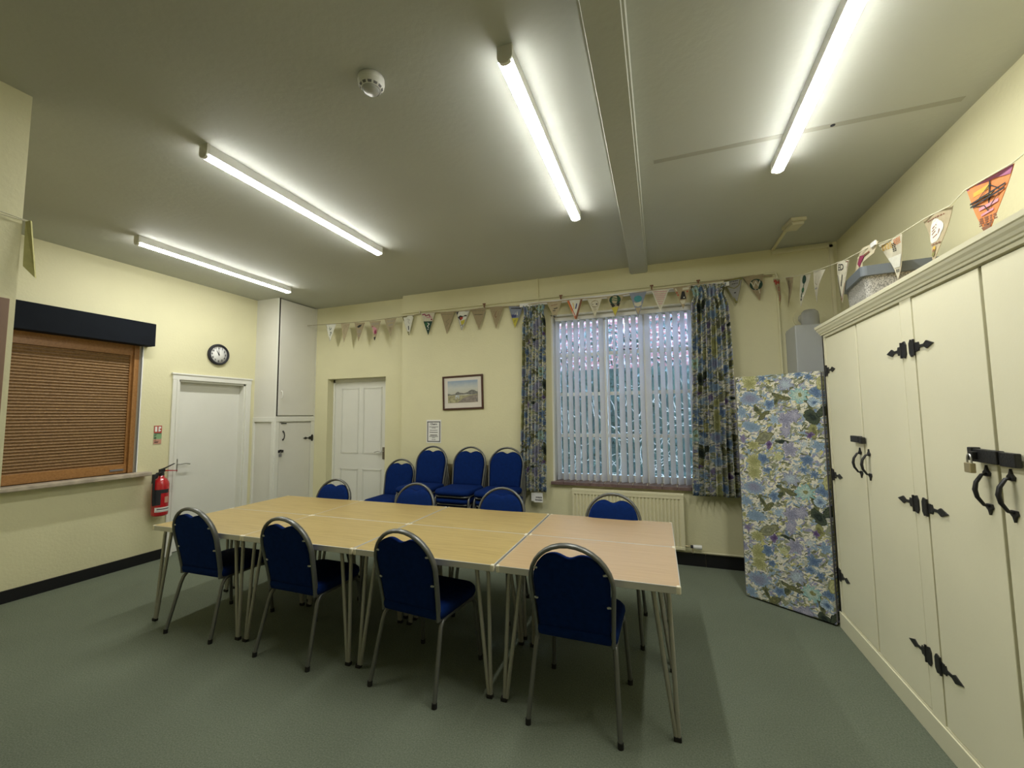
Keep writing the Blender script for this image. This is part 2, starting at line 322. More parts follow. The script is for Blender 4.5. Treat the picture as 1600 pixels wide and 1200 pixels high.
    for k_ in (cr, cr4):
        mm = N(nt, 'ShaderNodeMix', _data_type='RGBA', _blend_type='MULTIPLY'); mm.inputs['Factor'].default_value = .45; lk(c, mm.inputs['A']); lk(k_.outputs[0], mm.inputs['B']); c = mm.outputs['Result']
    lk(c, p.inputs['Base Color']); p.inputs['Roughness'].default_value = .85; p.inputs['Specular IOR Level'].default_value = .15
    return m
FLORAL = floral()

# ------------------------------------------------------------ the room shell
struct(MB().box(-L-.3, RW+.3, YF-.2, D+.6, -.1, 0).build('floor', CARPET))
struct(MB().box(-L-.3, RW+.3, YF-.2, D+.6, H, H+.15).build('ceiling', CEIL))
# window opening in the back wall
WX0, WX1, WZ0, WZ1 = -1.225, .40, .79, 2.745
b = MB(); T = D+.32
b.box(XS, WX0, D, T, 0, H); b.box(WX1, RW+.3, D, T, 0, H); b.box(WX0, WX1, D, T, 0, WZ0); b.box(WX0, WX1, D, T, WZ1, H)
struct(b.build('wall_back', WALL))
AX0, AX1, AZ = -4.685, -3.655, 2.12
b = MB(); b.box(-L-.3, AX0, DA, DA+.25, 0, H); b.box(AX1, XS+.002, DA, DA+.25, 0, H); b.box(AX0, AX1, DA, DA+.25, AZ, H); b.box(AX0-.1, AX1+.1, DA+.25, DA+.28, 0, AZ+.1)
struct(b.build('wall_alcove', WALL))
# left wall with shutter opening and door opening
SY0, SY1, SZ0, SZ1 = 1.25, 2.855, .985, 2.36
DY0, DY1, DZ = 3.235, 4.065, 2.01
b = MB(); X = -L
b.box(X-.25, X, YP-.1, SY0, 0, H); b.box(X-.25, X, SY0, SY1, 0, SZ0); b.box(X-.25, X, SY0, SY1, SZ1, H); b.box(X-.25, X, SY1, DY0, 0, H); b.box(X-.25, X, DY0, DY1, DZ, H); b.box(X-.25, X, DY1, DA+.2, 0, H)
b.box(X-.27, X-.25, YP, DA, 0, H)
struct(b.build('wall_left', WALL))
struct(MB().box(-L-.25, XP, YF-.1, YP, 0, H).build('wall_left_near', WALL))
struct(MB().box(RW, RW+.2, YF-.1, D, 0, H).build('wall_right', WALL))
struct(MB().box(XP, RW, YF-.15, YF, 0, H).build('wall_front', WALL))
# skirting
b = MB(); b.box(-L, -L+.018, YP, 3.175, 0, .105); struct(b.build('baseboard_left', SKIRT))
b = MB(); b.box(XS, -.02, D-.018, D, 0, .125); b.box(-.015, .355, D-.018, D, 0, .125); b.box(.36, RW, D-.018, D, 0, .125); struct(b.build('baseboard_back', SKIRT))
b = MB(); b.box(AX1, XS, DA-.018, DA, 0, .115); struct(b.build('baseboard_alcove', SKIRT))
b = MB(); b.box(XP, XP+.018, YF, YP, 0, .105); struct(b.build('baseboard_near', SKIRT))
# ceiling beam
b = MB()
for (xa0, xb0, xa1, xb1, z0, z1) in ((-.246, -.10, -.283, -.122, 3.125, 3.135), (-.26, -.086, -.297, -.108, 3.135, 3.215)):
    y0, y1 = YF, D
    k = (y0-1.5)/(D-1.5); fa = lambda a, c: a+(c-a)*k
    vs = [(fa(xa0, xa1), y0, z0), (fa(xb0, xb1), y0, z0), (xb1, y1, z0), (xa1, y1, z0), (fa(xa0, xa1)-.004, y0, z1), (fa(xb0, xb1)+.004, y0, z1), (xb1+.004, y1, z1), (xa1-.004, y1, z1)]
    b.add(vs, [(0, 3, 2, 1), (4, 5, 6, 7), (0, 1, 5, 4), (1, 2, 6, 5), (2, 3, 7, 6), (3, 0, 4, 7)])
struct(b.build('trim_1', CEIL))
# painted-over scar across the ceiling
b = MB(); b.box(0, 1.56, 2.765, 2.805, H-.0015, H+.01); struct(b.build('trim_2', SCAR))
b = MB(); b.lathe([(.001, H-.004), (.012, H-.004), (.012, H)], (.98, 2.78, 0), 12); struct(b.build('trim_3', INK))

# ------------------------------------------------------------ window
win = bpy.data.objects.new('window_1', None); COL.objects.link(win); win.location = (0, 0, 0); struct(win)
b = MB(); yi, yo = D+.17, D+.23
b.box(WX0, WX0+.055, yi, yo, WZ0, WZ1); b.box(WX1-.055, WX1, yi, yo, WZ0, WZ1); b.box(WX0, WX1, yi, yo, WZ1-.06, WZ1); b.box(WX0, WX1, yi, yo, WZ0, WZ0+.07)
for xc in (-.64, -.165): b.box(xc-.033, xc+.033, yi-.01, yo, WZ0, WZ1)
b.build('window_frame', WHITE, win)
b = MB()
for zc in (1.31, 1.80, 2.275):
    b.box(WX0+.05, WX1-.05, yi+.012, yo-.01, zc-.02, zc+.02)
b.build('glazing_bar', WHITE, win)
MB().box(WX0+.05, WX1-.05, yi+.03, yi+.034, WZ0+.06, WZ1-.05).build('glass', GLASS, win)
b = MB(); b.tube([(-.47, yi-.02, 2.30), (-.40, yi-.05, 2.30), (-.30, yi-.05, 2.30)], .008, 8); b.build('window_latch', BLACKM, win)
b = MB(); b.box(WX0, WX0+.02, D+.004, yi, WZ0, WZ1); b.box(WX1-.02, WX1, D+.004, yi, WZ0, WZ1); b.box(WX0, WX1, D+.004, yi, WZ1-.015, WZ1); b.build('window_lining', WHITE, win)
# tiled sill
b = MB(); n = 11
for i in range(n):
    x0 = -1.245+i*(1.66/n); b.box(x0+.002, x0+1.66/n-.002, D-.045, D+.17, WZ0-.032, WZ0+.002, .003)
b.box(-1.243, .413, D-.04, D, WZ0-.03, WZ0-.004)
sill = b.build('window_sill', TILE, win); sill['label'] = 'brown glazed tile sill'

# vertical blind
vb = thing('vertical_blind', 'white vertical slat blind half open in front of the tall window', 'blind', (0, D+.09, WZ0))
b = MB(); b.box(-1.19, .36, -.022, .022, WZ1-WZ0-.065, WZ1-WZ0-.017); b.build('headrail', PLW, vb)
rnd = random.Random(3); ns = 21
for i in range(ns):
    x = -1.165+i*.0735
    th = R(27+10*i/ns+rnd.uniform(-5, 5)); 
    if i in (8, 9): th = R(12)
    if i in (10, 14, 18): th += R(6)
    dx, dy = math.sin(th)*.042, math.cos(th)*.042
    z0, z1 = .012, WZ1-WZ0-.07
    vs = []; fs = []; K = 7
    for k in range(K):
        t = -1+2*k/(K-1); bow = .004*(1-t*t); px, py = x+dx*t+bow*math.cos(th), dy*t-bow*math.sin(th)
        vs += [(px, py, z0), (px, py, z1)]
    fs = [(2*k, 2*k+2, 2*k+3, 2*k+1) for k in range(K-1)]
    s_ = MB().add(vs, fs, True).build('slat', VANE, vb)
    w = MB(); t = .0025; nx, ny = math.cos(th)*t, -math.sin(th)*t
    q = [(x-dx*.96-nx, -dy*.96-ny), (x+dx*.96-nx, dy*.96-ny), (x+dx*.96+nx, dy*.96+ny), (x-dx*.96+nx, -dy*.96+ny)]
    w.add([(a, c, .008) for a, c in q]+[(a, c, .075) for a, c in q], [(0, 3, 2, 1), (4, 5, 6, 7), (0, 1, 5, 4), (1, 2, 6, 5), (2, 3, 7, 6), (3, 0, 4, 7)])
    w.build('bottom_weight', VANE, s_)

# curtains
def curtain(name, label, x0, x1, xb0, xb1, z0, z1, yc, folds, amp, seed, u0):
    rn = random.Random(seed); NU, NV = folds*14, 60; vs = []; uvs = []
    ph = [rn.uniform(-.35, .35) for _ in range(folds+2)]; am = [rn.uniform(.65, 1.2) for _ in range(folds+2)]
    fullw = (x1-x0)*1.7
    for j in range(NV+1):
        t = j/NV; z = z1+(z0-z1)*t
        pinch = 1-.16*math.exp(-((t-.045)/.03)**2)
        a = amp*(.35+.65*min(1, t*5)); la, lb = x0+(xb0-x0)*t, x1+(xb1-x1)*t; xm = (la+lb)/2
        for i in range(NU+1):
            s = i/NU; k = s*folds; kk = int(min(k, folds-1))
            w = am[kk]+(am[kk+1]-am[kk])*(k-kk); p_ = ph[kk]+(ph[kk+1]-ph[kk])*(k-kk)
            y = yc-a*w*math.sin(2*PI*k+p_+.3*math.sin(t*3+kk))-.25*a*math.sin(4*PI*k+t*4)
            x = la+(lb-la)*s+.014*math.cos(2*PI*k+p_)*min(1, t*4)
            x = xm+(x-xm)*pinch
            if t < .04: y += .008*math.sin(2*PI*k*3)
            vs.append((x, y, z+.006*math.sin(2*PI*k) * (1 if t > .98 else 0))); uvs.append((u0+s*fullw, z))
    fs = [(j*(NU+1)+i, j*(NU+1)+i+1, (j+1)*(NU+1)+i+1, (j+1)*(NU+1)+i) for j in range(NV) for i in range(NU)]
    o = MB().add(vs, fs, True, uvs).build(name, FLORAL, None)
    md = o.modifiers.new('thickness', 'SOLIDIFY'); md.thickness = .004
    return tag(o, label, 'curtain', 'floral window curtains')
curtain('curtain', 'narrow blue floral curtain gathered left of the window, above the hanging tag', -1.545, -1.265, -1.605, -1.30, .675, 2.865, D-.085, 7, .040, 5, .1)
curtain('curtain', 'wider blue floral curtain gathered right of the window, partly behind the floral screen', .315, .655, .243, .675, .725, 2.885, D-.105, 8, .048, 9, .43)
b = MB(); b.box(-1.58, .68, D-.10, D-.075, 2.855, 2.895)
o = tag(b.build('curtain_rail', PLW), 'white curtain rail over the window behind the pennants', 'curtain rail')
b = MB()
for x in (-1.4, -.45, .5): b.box(x-.012, x+.012, D-.076, D, 2.862, 2.888)
b.build('bracket', PLW, o)

# tag hanging under left curtain
t = thing('curtain_tag', 'small white printed card hanging below the left curtain', 'tag', (-1.40, D-.088, .64))
b = MB(); b.box(-.035, .07, -.002, 0, -.085, .025); b.build('card', PAPER, t)
b = MB(); b.box(-.07, -.015, .006, .008, -.075, .02); b.tube([(-.01, .003, .02), (-.01, .004, .075)], .0015, 6); b.build('cord', PAPER, t)
b = MB()
for z, w in ((-.028, .034), (-.058, .04)):
    x = .02-w
    while x < .02+w: b.box(x, x+.007, -.0035, -.0018, z-.008+random.uniform(-.002, .002), z+.008+random.uniform(-.002, .002)); x += .0095
b.build('printed_text', INKG, t)

# ------------------------------------------------------------ outside
b = MB(); b.box(-14, 10, D+.6, 16, -.45, -.4); o = struct(b.build('trim_4', GRASS)); o.name = 'ground'
bb = thing('brick_building', 'red brick building outside beyond the hedge, seen through the window', 'building', (0, 0, -.4))
MB().box(-9, 6, 9.0, 9.4, 0, 5.6).build('brick_wall', BRICK, bb)
b = MB(); b.box(-9, 6, 8.94, 9.0, 3.86, 3.90); b.build('brick_ledge', BRICK, bb)
rn = random.Random(11); vs = []; fs = []
hb = MB()
for i in range(12000):
    x = rn.uniform(-4.6, 2.4); y = rn.uniform(6.5, 7.3); top = 3.15+.2*math.sin(x*1.7)+.12*math.sin(x*5.1) - (.55 if x < -1.9 else 0)*(1-math.exp(-(x+1.9)**2))
    z = -.4+(top+.4)*(rn.random()**.8)
    s = rn.uniform(.025, .06); m = Matrix.Translation((x, y, z)) @ Euler((rn.uniform(0, 6), rn.uniform(0, 6), rn.uniform(0, 6))).to_matrix().to_4x4()
    q = [m @ Vector(p) for p in ((-s, 0, 0), (0, -s*.45, .006), (s, 0, 0), (0, s*.45, .006))]; hb.add(q, [(0, 1, 2, 3)])
hb.box(-4.6, 2.4, 6.9, 7.25, -.4, 2.3)
tag(hb.build('hedge', LEAF, normals=False), 'leafy dark green hedge outside the window', 'hedge', kind='stuff')
b = MB()
for i in range(150):
    x = rn.uniform(-3.0, .9); z = rn.uniform(.3, 1.75); y = 6.35+rn.uniform(-.15, .15); p0 = Vector((x, y, z)); pts = [p0]
    a = rn.uniform(.2, 2.9)
    for k in range(5): a += rn.uniform(-.5, .5); p0 = p0+Vector((math.cos(a)*.11, rn.uniform(-.03, .03), math.sin(a)*.11)); pts.append(p0)
    b.tube(pts, [.009, .008, .007, .006, .004, .002], 5, ry=[.009, .008, .007, .006, .004, .002])
tag(b.build('bare_branches', TWIG), 'pale bare twigs growing in front of the hedge', 'branches', kind='stuff')

# ------------------------------------------------------------ doors
def lever(parent, x, z, dirx, plate=.16):
    b = MB(); b.box(x-.018, x+.018, -.012, 0, z-plate*.55, z+plate*.45, .003); b.build('handle_plate', CHROME, parent)
    b = MB(); b.tube([(x, -.01, z), (x, -.045, z), (x+dirx*.02, -.055, z), (x+dirx*.07, -.055, z+.004), (x+dirx*.125, -.052, z-.008)], [.009, .009, .0085, .008, .007], 10, ry=[.009, .009, .0085, .008, .007]); b.build('door_handle', CHROME, parent)
def door_obj(n, loc, rz):
    d = bpy.data.objects.new('door_%d' % n, None); COL.objects.link(d); d.location = loc; d.rotation_euler = (0, 0, rz); return struct(d)
d1 = door_obj(1, (-L, (DY0+DY1)/2, 0), R(90)); w = (DY1-DY0)/2
MB().box(-w+.004, w-.004, .085, .125, .008, DZ-.004).build('door_leaf', WHITE, d1)
b = MB()   # architrave and lining
for s in (-1, 1):
    x0, x1 = sorted((s*w, s*(w+.07))); b.box(x0, x1, -.022, 0, 0, DZ+.005, .004); x0, x1 = sorted((s*(w+.008), s*(w+.03))); b.box(x0, x1, -.03, -.02, 0, DZ, .003)
    x0, x1 = sorted((s*w, s*(w-.02))); b.box(x0, x1, 0, .085, 0, DZ)
b.box(-w-.075, w+.075, -.024, 0, DZ, DZ+.07, .004); b.box(-w-.085, w+.085, -.034, 0, DZ+.058, DZ+.078, .004); b.box(-w, w, 0, .085, DZ-.02, DZ+.001); b.box(-w, w, .07, .085, 0, DZ)if False else None
b.build('door_frame', WHITE, d1)
hp = bpy.data.objects.new('handle_set', None); 
dm = MB(); hx = -w+.065
b = MB(); b.box(hx-.016, hx+.016, .073, .085, .93, 1.08, .003); b.build('handle_plate', CHROME, d1)
b = MB(); b.tube([(hx, .075, 1.02), (hx, .035, 1.02), (hx+.02, .028, 1.02), (hx+.07, .028, 1.024), (hx+.125, .031, 1.012)], .008, 10); b.build('door_handle', CHROME, d1)
b = MB()
for z in (.25, 1.3, 1.8): b.cyl((w-.01, .08, z), (w-.01, .08, z+.08), .006, 8)
b.build('hinge', CHROME, d1)
# alcove door
wA = (AX1-AX0)/2
d2 = door_obj(2, ((AX0+AX1)/2, DA, 0), 0)
b = MB(); yl = .135; b.box(-wA+.03, wA-.002, yl, yl+.04, .006, AZ-.045)
b.build('door_leaf', WHITE, d2)
b = MB()
for (x0, x1) in ((-.37, -.05), (.03, .36)):
    for (z0, z1) in ((1.02, 1.985), (.16, .80)):
        for q in (0, .014):
            t_ = .006
            b.box(x0+q, x0+q+t_, yl-.006, yl, z0+q, z1-q); b.box(x1-q-t_, x1-q, yl-.006, yl, z0+q, z1-q); b.box(x0+q, x1-q, yl-.006, yl, z0+q, z0+q+t_); b.box(x0+q, x1-q, yl-.006, yl, z1-q-t_, z1-q)
b.build('panel_moulding', WHITE, d2)
b = MB(); b.box(-wA+.001, -wA+.03, yl-.02, yl+.03, 0, AZ-.002); b.box(-wA, wA, yl-.02, yl+.03, AZ-.045, AZ-.002); b.build('door_frame', WHITE, d2)
b = MB(); x = .40; b.box(x-.019, x+.019, yl-.012, yl, .95, 1.12, .003); b.build('handle_plate', BRONZE, d2)
b = MB(); b.tube([(x, yl-.01, 1.06), (x, yl-.05, 1.06), (x-.02, yl-.058, 1.06), (x-.07, yl-.058, 1.064), (x-.12, yl-.055, 1.05)], .008, 10); b.build('door_handle', CHROME, d2)

# ------------------------------------------------------------ corner cupboard
cc = thing('corner_cupboard', 'tall white corner cupboard reaching the ceiling between the two doors', 'cupboard', (-4.93, 4.2, 0))
b = MB(); b.box(-L+4.93, -.02, .012, DA-4.2, 0, H); b.box(-L+4.93, -.02, 0, .02, 1.555, H); b.build('carcass', GREYW, cc)
b = MB()   # face frame: side towards the camera and front
b.box(-L+4.93, 0, -.012, .012, 1.50, 1.56, .003); b.box(-.055, 0, -.012, .02, 0, 1.50, .003); b.box(-L+4.93, -L+4.96, -.012, .012, 0, 1.5, .003); b.box(-L+4.93, 0, -.008, .012, 0, .09)
b.box(-.02, .012, .0, .06, 0, 1.5, .002); b.box(-.02, .012, .60, .67, 0, 1.5, .002); b.box(-.02, .016, 0, .67, 1.50, 1.57, .003); b.box(-.02, .012, .645, .67, 1.57, H, .002); b.box(-.02, .006, 0, .008, 1.57, H, .002)
b.box(-.02, .012, 0, .67, 0, .07)
b.build('face_frame', WHITE, cc)
MB().box(-.002, .004, .008, .03, 1.575, H).build('shadow_gap', GAP, cc)
dr = MB().box(-.004, .016, .03, .64, 1.585, H-.012, .003).build('upper_door', GREYW, cc)
b = MB(); b.tube([(.016, .07, 1.82), (.04, .07, 1.83), (.045, .07, 1.87), (.04, .07, 1.91), (.016, .07, 1.92)], .006, 8); b.build('handle', PLW, dr)
dl = MB().box(-.004, .010, .066, .594, .075, 1.475, .002).build('lower_door', GREYW, cc)
b = MB(); b.tube([(.012, .12, 1.25), (.035, .12, 1.27), (.045, .12, 1.31), (.035, .12, 1.35), (.012, .12, 1.37)], [.012, .007, .006, .007, .012], 8, ry=[.012, .007, .006, .007, .012]); b.build('pull_handle', BLACKM, dl)
MY = Matrix.Rotation(R(90), 4, 'Z')
def hinge_poly(b, m, L_=.15, hh=.043, flip=1):
    f0 = flip
    b.prism([(-f0*.042, -hh*.55), (-f0*.030, -hh), (-f0*.014, -hh*.9), (-f0*.002, -hh*.5), (-f0*.002, hh*.5), (-f0*.014, hh*.9), (-f0*.030, hh), (-f0*.042, hh*.55)], -.007, 0, m)
    f = flip
    pts = [(0, -.022), (.022, -.022), (.024, -.013), (.034, -.022), (.040, -.007), (.075, -.006), (.098, -.019), (.150, 0), (.098, .019), (.075, .006), (.040, .007), (.034, .022), (.024, .013), (.022, .022), (0, .022)]
    s = L_/.15; b.prism([(f*x*s, z) for x, z in pts], -.005, 0, m)
    for dz in (-hh*.8, hh*.8): b.lathe([(.0001, .010), (.006, .009), (.008, .0)], tuple(m @ Vector((-.005*f, 0, dz))), 8) if False else None
for z in (1.255, .30): b = MB(); hinge_poly(b, Matrix.Translation((.013, .60, z)) @ MY, .14, .05, -1); b.build('hinge', BLACKM, dl)
b = MB(); b.box(.010, .022, .05, .13, 1.08, 1.115); b.box(.010, .03, .075, .095, 1.075, 1.12); b.box(.010, .018, .09, .17, 1.468, 1.482); b.build('hasp', BLACKM, dl)
pk = thing('padlock', 'small dark padlock on the corner cupboard hasp', 'padlock', (-4.93+.03, 4.2+.075, 1.045))
MB().box(-.008, .008, -.016, .016, -.02, .018, .003).build('lock_body', INKG, pk)
MB().tube([(0, -.010, .015), (0, -.010, .035), (0, -.005, .045), (0, .005, .045), (0, .010, .035), (0, .010, .015)], .0028, 8).build('shackle', CHROME, pk)

# ------------------------------------------------------------ serving hatch shutter
sh = thing('roller_shutter', 'closed wooden roller shutter of the serving hatch in the left wall', 'shutter', (-L, 2.05, SZ0), R(90))
xa, xb = SY0-2.05, SY1-2.05   # local x
b = MB(); b.box(xa, xb-.05, .075, .10, 0, SZ1-SZ0); 
n = 44; z0 = .10; z1 = SZ1-SZ0; pz = (z1-z0)/n
for i in range(n):
    z = z0+i*pz; K = 6; prof = [(.075, z+.003)]+[(.075-.014*math.sin(PI*k/K), z+.003+(pz-.006)*k/K) for k in range(1, K)]+[(.075, z+pz-.003)]
    vs = [(xa, y, zz) for y, zz in prof]+[(xb-.05, y, zz) for y, zz in prof]; m_ = len(prof)
    b.add(vs, [(k, k+1, m_+k+1, m_+k) for k in range(m_-1)]+[tuple(range(m_))]+[tuple(range(2*m_-1, m_-1, -1))])
b.build('slat_curtain', SHUT, sh)
b = MB(); b.box(xa, xb-.055, .045, .09, 0, .095, .004); br_ = b.build('bottom_rail', SHUTF, sh)
MB().box(xb-.20, xb-.085, .038, .046, .030, .048).build('lock_plate', INKG, br_)
b = MB(); b.box(xb-.055, xb-.012, .02, .10, 0, SZ1-SZ0, .003); b.box(xb-.075, xb-.05, .055, .10, 0, SZ1-SZ0); b.box(xa, xb-.05, .05, .10, SZ1-SZ0-.12, SZ1-SZ0); b.build('guide_frame', SHUTF, sh)
b = MB(); b.box(xb-.012, xb-.001, -.012, .10, 0, SZ1-SZ0); b.box(xb-.012, xb+.012, -.012, 0, 0, SZ1-SZ0, .002); b.build('lining', BODYG, sh)
b = MB(); b.box(xa, 2.905-2.05, -.13, 0, 2.345-SZ0, 2.592-SZ0, .004); b.build('pelmet_box', NAVY, sh)
b = MB(); b.box(xa, 2.945-2.05, -.13, .10, -.04, 0, .008); o = b.build('hatch_sill', SILL, None); o.location = (-L, 2.05, SZ0); o.rotation_euler = (0, 0, R(90)); tag(o, 'worn pale wooden shelf under the roller shutter', 'shelf')

# ------------------------------------------------------------ wall fittings, left wall
ck = thing('wall_clock', 'round black-rimmed wall clock above the left white door', 'clock', (-L, 3.672, 2.366), R(90))
b = MB(); b.lathe([(.001, 0), (.128, 0), (.133, .012), (.133, .03), (.125, .042), (.112, .045), (.108, .032), (.108, .02)], axis='y', n=48); b.build('rim', INK, ck)
b = MB(); b.lathe([(.0001, .022), (.110, .022), (.110, .018)], axis='y', n=48); b.build('dial', PAPER, ck)
b = MB()
for h_ in range(1, 13):
    a = PI/2-h_*PI/6; t_ = text_at(str(h_), .034, .084*math.cos(a), -.0235, .084*math.sin(a), .0012); b.add(t_.v, t_.f)
b.build('numerals', INK, ck)
def hand(name, ang, ln, w, y):
    m = Matrix.Translation((0, y, 0)) @ Matrix.Rotation(ang, 4, 'Y'); b = MB(); b.prism([(-w, -.015), (w, -.015), (w*.5, ln), (-w*.5, ln)], -.001, 0, m); return b.build(name, INK, ck)
hand('hour_hand', R(-30.5), .058, .005, -.026); hand('minute_hand', R(-6), .082, .0032, -.029)
MB().lathe([(.0001, .033), (.006, .033), (.006, .022)], axis='y', n=12).build('hub', INK, ck)

sg = thing('fire_sign', 'small red and green fire extinguisher instruction sign above the extinguisher', 'sign', (-L, 3.046, 1.375), R(90))
MB().box(-.040, .040, -.004, 0, -.104, .104).build('plate', mat('faded sign plastic', (.52, .50, .36), .5), sg)
SR = mat('sign red', (.45, .05, .03), .5); SG_ = mat('sign green', (.22, .38, .20), .5); SP_ = mat('sign pink', (.55, .28, .20), .5)
b = MB(); b.box(-.038, .038, -.0055, -.004, .022, .102); b.build('red_panel', SR, sg)
b = MB(); b.box(-.030, -.008, -.007, -.0055, .035, .092); b.box(.004, .016, -.007, -.0055, .035, .092); b.box(.016, .030, -.007, -.0055, .07, .092); b.box(.016, .028, -.007, -.0055, .04, .055); b.build('symbols', PAPER, sg)
b = MB(); b.box(-.038, .038, -.0055, -.004, -.045, .012); b.build('green_panel', SG_, sg)
b = MB(); b.box(-.038, .038, -.0055, -.004, -.10, -.05); b.build('pink_panel', SP_, sg)
b = MB()
for (x0, x1, z) in ((-.034, -.012, .0), (-.034, -.02, -.012), (-.034, -.012, -.03), (-.034, -.014, -.038), (-.03, -.014, -.058), (-.03, .01, -.075), (-.03, .005, -.085), (-.036, .036, .016)): b.box(x0, x1, -.0065, -.0055, z-.003, z+.003)
b.build('printed_text', INK, sg)

fx = thing('fire_extinguisher', 'red fire extinguisher hanging on the wall beside the left door', 'fire extinguisher', (-L, 3.045, .50), R(90))
b = MB(); yc = -.105; b.lathe([(.0001, 0), (.066, 0), (.074, .008), (.076, .02), (.076, .335), (.070, .36), (.052, .392), (.030, .408), (.026, .44), (.0001, .44)], (0, yc, 0), 32); b.build('cylinder', RED, fx)
b = MB(); b.cyl((0, yc, .43), (0, yc, .475), .028, 16, .024); b.box(-.02, .03, yc-.018, yc+.018, .47, .50, .004); b.build('valve', BLACKM, fx)
b = MB(); b.prism([(.0, .488), (.04, .505), (.125, .545), (.127, .551), (.04, .515), (-.005, .502)], yc-.011, yc+.011); b.build('squeeze_lever', BLACKM, fx)
b = MB(); b.prism([(.015, .474), (.06, .472), (.155, .462), (.156, .470), (.06, .484), (.015, .488)], yc-.011, yc+.011); b.build('carry_handle', RED, fx)
b = MB(); b.tube([(-.01, yc-.02, .465), (-.06, yc-.03, .46), (-.085, yc-.03, .40), (-.086, yc-.03, .25), (-.082, yc-.03, .16), (-.075, yc-.03, .12)], [.011, .011, .011, .011, .013, .016], 10, ry=[.011, .011, .011, .011, .013, .016]); b.build('hose', RUBBER, fx)
b = MB(); K = 14
def band(z0, z1, a0, a1, r):
    vs = []; 
    for k in range(K+1):
        a = a0+(a1-a0)*k/K; vs += [(r*math.sin(a), yc-r*math.cos(a), z0), (r*math.sin(a), yc-r*math.cos(a), z1)]
    return MB().add(vs, [(2*k, 2*k+2, 2*k+3, 2*k+1) for k in range(K)], True)
band(.045, .095, -1.1, 1.0, .0772).build('white_label', PAPER, fx)
b = band(.068, .082, -.85, .8, .0778); b2 = band(.050, .054, -1.0, .9, .0778); b.add(b2.v, b2.f, True); b.build('label_text', INKG, fx)
b = band(.245, .285, -1.4, .55, .0772); b2 = band(.12, .245, -1.5, -.45, .0772); b.add(b2.v, b2.f, True); b.build('instruction_label', INK, fx)
band(.14, .205, 0, .5, .0773).build('picture_label', SP_, fx)
b = MB(); b.box(-.03, .03, -.03, 0, .34, .44); b.build('wall_bracket', INK, fx)

# near pillar noticeboard
nb = thing('noticeboard', 'navy noticeboard in a brown wooden frame on the near left wall', 'noticeboard', (XP, .45, 1.72), R(90))
b = MB(); b.box(-.55, .55, -.010, 0, -.42, .40); b.build('board', mat('navy felt', (.01, .015, .06), .9), nb)
b = MB(); b.box(.545, .588, -.008, 0, -.47, .425, .003); b.box(-.6, -.55, -.022, 0, -.47, .425, .003); b.box(-.55, .55, -.022, 0, .39, .425, .003); b.box(-.55, .55, -.022, 0, -.47, -.42, .003); b.build('frame', mat('brown wooden frame', (.22, .13, .08), .5), nb)

# ------------------------------------------------------------ back wall fittings
pa = thing('framed_picture', 'framed watercolour landscape in a dark frame above the stacked chairs', 'picture', (-2.39, D, 1.853), 0); pa.rotation_euler = (0, R(-1.3), 0)
pw, ph_ = .285, .2175
b = MB(); t_ = .022
b.box(-pw, -pw+t_, -.022, 0, -ph_, ph_, .003); b.box(pw-t_, pw, -.022, 0, -ph_, ph_, .003); b.box(-pw+t_*.8, pw-t_*.8, -.022, 0, ph_-t_, ph_, .003); b.box(-pw+t_*.8, pw-t_*.8, -.022, 0, -ph_, -ph_+t_, .003); b.build('frame', MAHOG, pa)
MB().box(-pw+.01, pw-.01, -.010, 0, -ph_+.01, ph_-.01).build('mount', mat('off white mount', (.66, .62, .55), .6), pa)
# the watercolour: layered shapes of sky, hills, trees, fields
PM, nt, p = new_mat('watercolour sky'); tc = N(nt, 'ShaderNodeTexCoord'); sx = N(nt, 'ShaderNodeSeparateXYZ'); nt.links.new(tc.outputs['Object'], sx.inputs[0])
nz = N(nt, 'ShaderNodeTexNoise', Scale=14, Detail=5); mp = N(nt, 'ShaderNodeMapping', Scale=(1, 1, 3)); nt.links.new(tc.outputs['Object'], mp.inputs[0]); nt.links.new(mp.outputs[0], nz.inputs['Vector'])
ma = N(nt, 'ShaderNodeMath', _operation='MULTIPLY_ADD'); nt.links.new(nz.outputs['Fac'], ma.inputs[0]); ma.inputs[1].default_value = .08; nt.links.new(sx.outputs['Z'], ma.inputs[2])
cr = N(nt, 'ShaderNodeValToRGB'); e = cr.color_ramp.elements; e[0].position = .03; e[0].color = (.50, .50, .42, 1); e[1].position = .18; e[1].color = (.30, .38, .48, 1); z = e.new(.10); z.color = (.52, .54, .50, 1)
nt.links.new(ma.outputs[0], cr.inputs[0]); nt.links.new(cr.outputs[0], p.inputs['Base Color']); p.inputs['Roughness'].default_value = .8
MB().box(-.212, .212, -.012, -.010, -.128, .152).build('painted_sky', PM, pa)
def pic(name, poly, y, m): MB().prism(poly, y, y+.001, None).build(name, m, pa)
pic('painted_field', [(-.212, -.128), (.212, -.128), (.212, -.028), (.05, -.04), (-.212, -.03)], -.0132, mat('field wash', (.36, .34, .20), .8, var=.35, vscale=25))
pic('painted_track', [(-.08, -.128), (.212, -.128), (.212, -.035), (.14, -.04), (.02, -.07)], -.0140, mat('track wash', (.24, .21, .18), .8, var=.3, vscale=40))
pic('painted_trees', [(-.212, -.035), (-.212, -.01), (-.19, -.012), (-.16, -.022), (-.11, -.018), (-.09, .0), (-.065, .012), (-.04, -.002), (.02, -.012), (.07, .0), (.10, .018), (.13, .028), (.17, .022), (.19, .005), (.212, .002), (.212, -.028), (.10, -.03), (.06, -.022), (-.1, -.03)], -.0146, mat('tree wash', (.17, .17, .15), .8, var=.4, vscale=50))
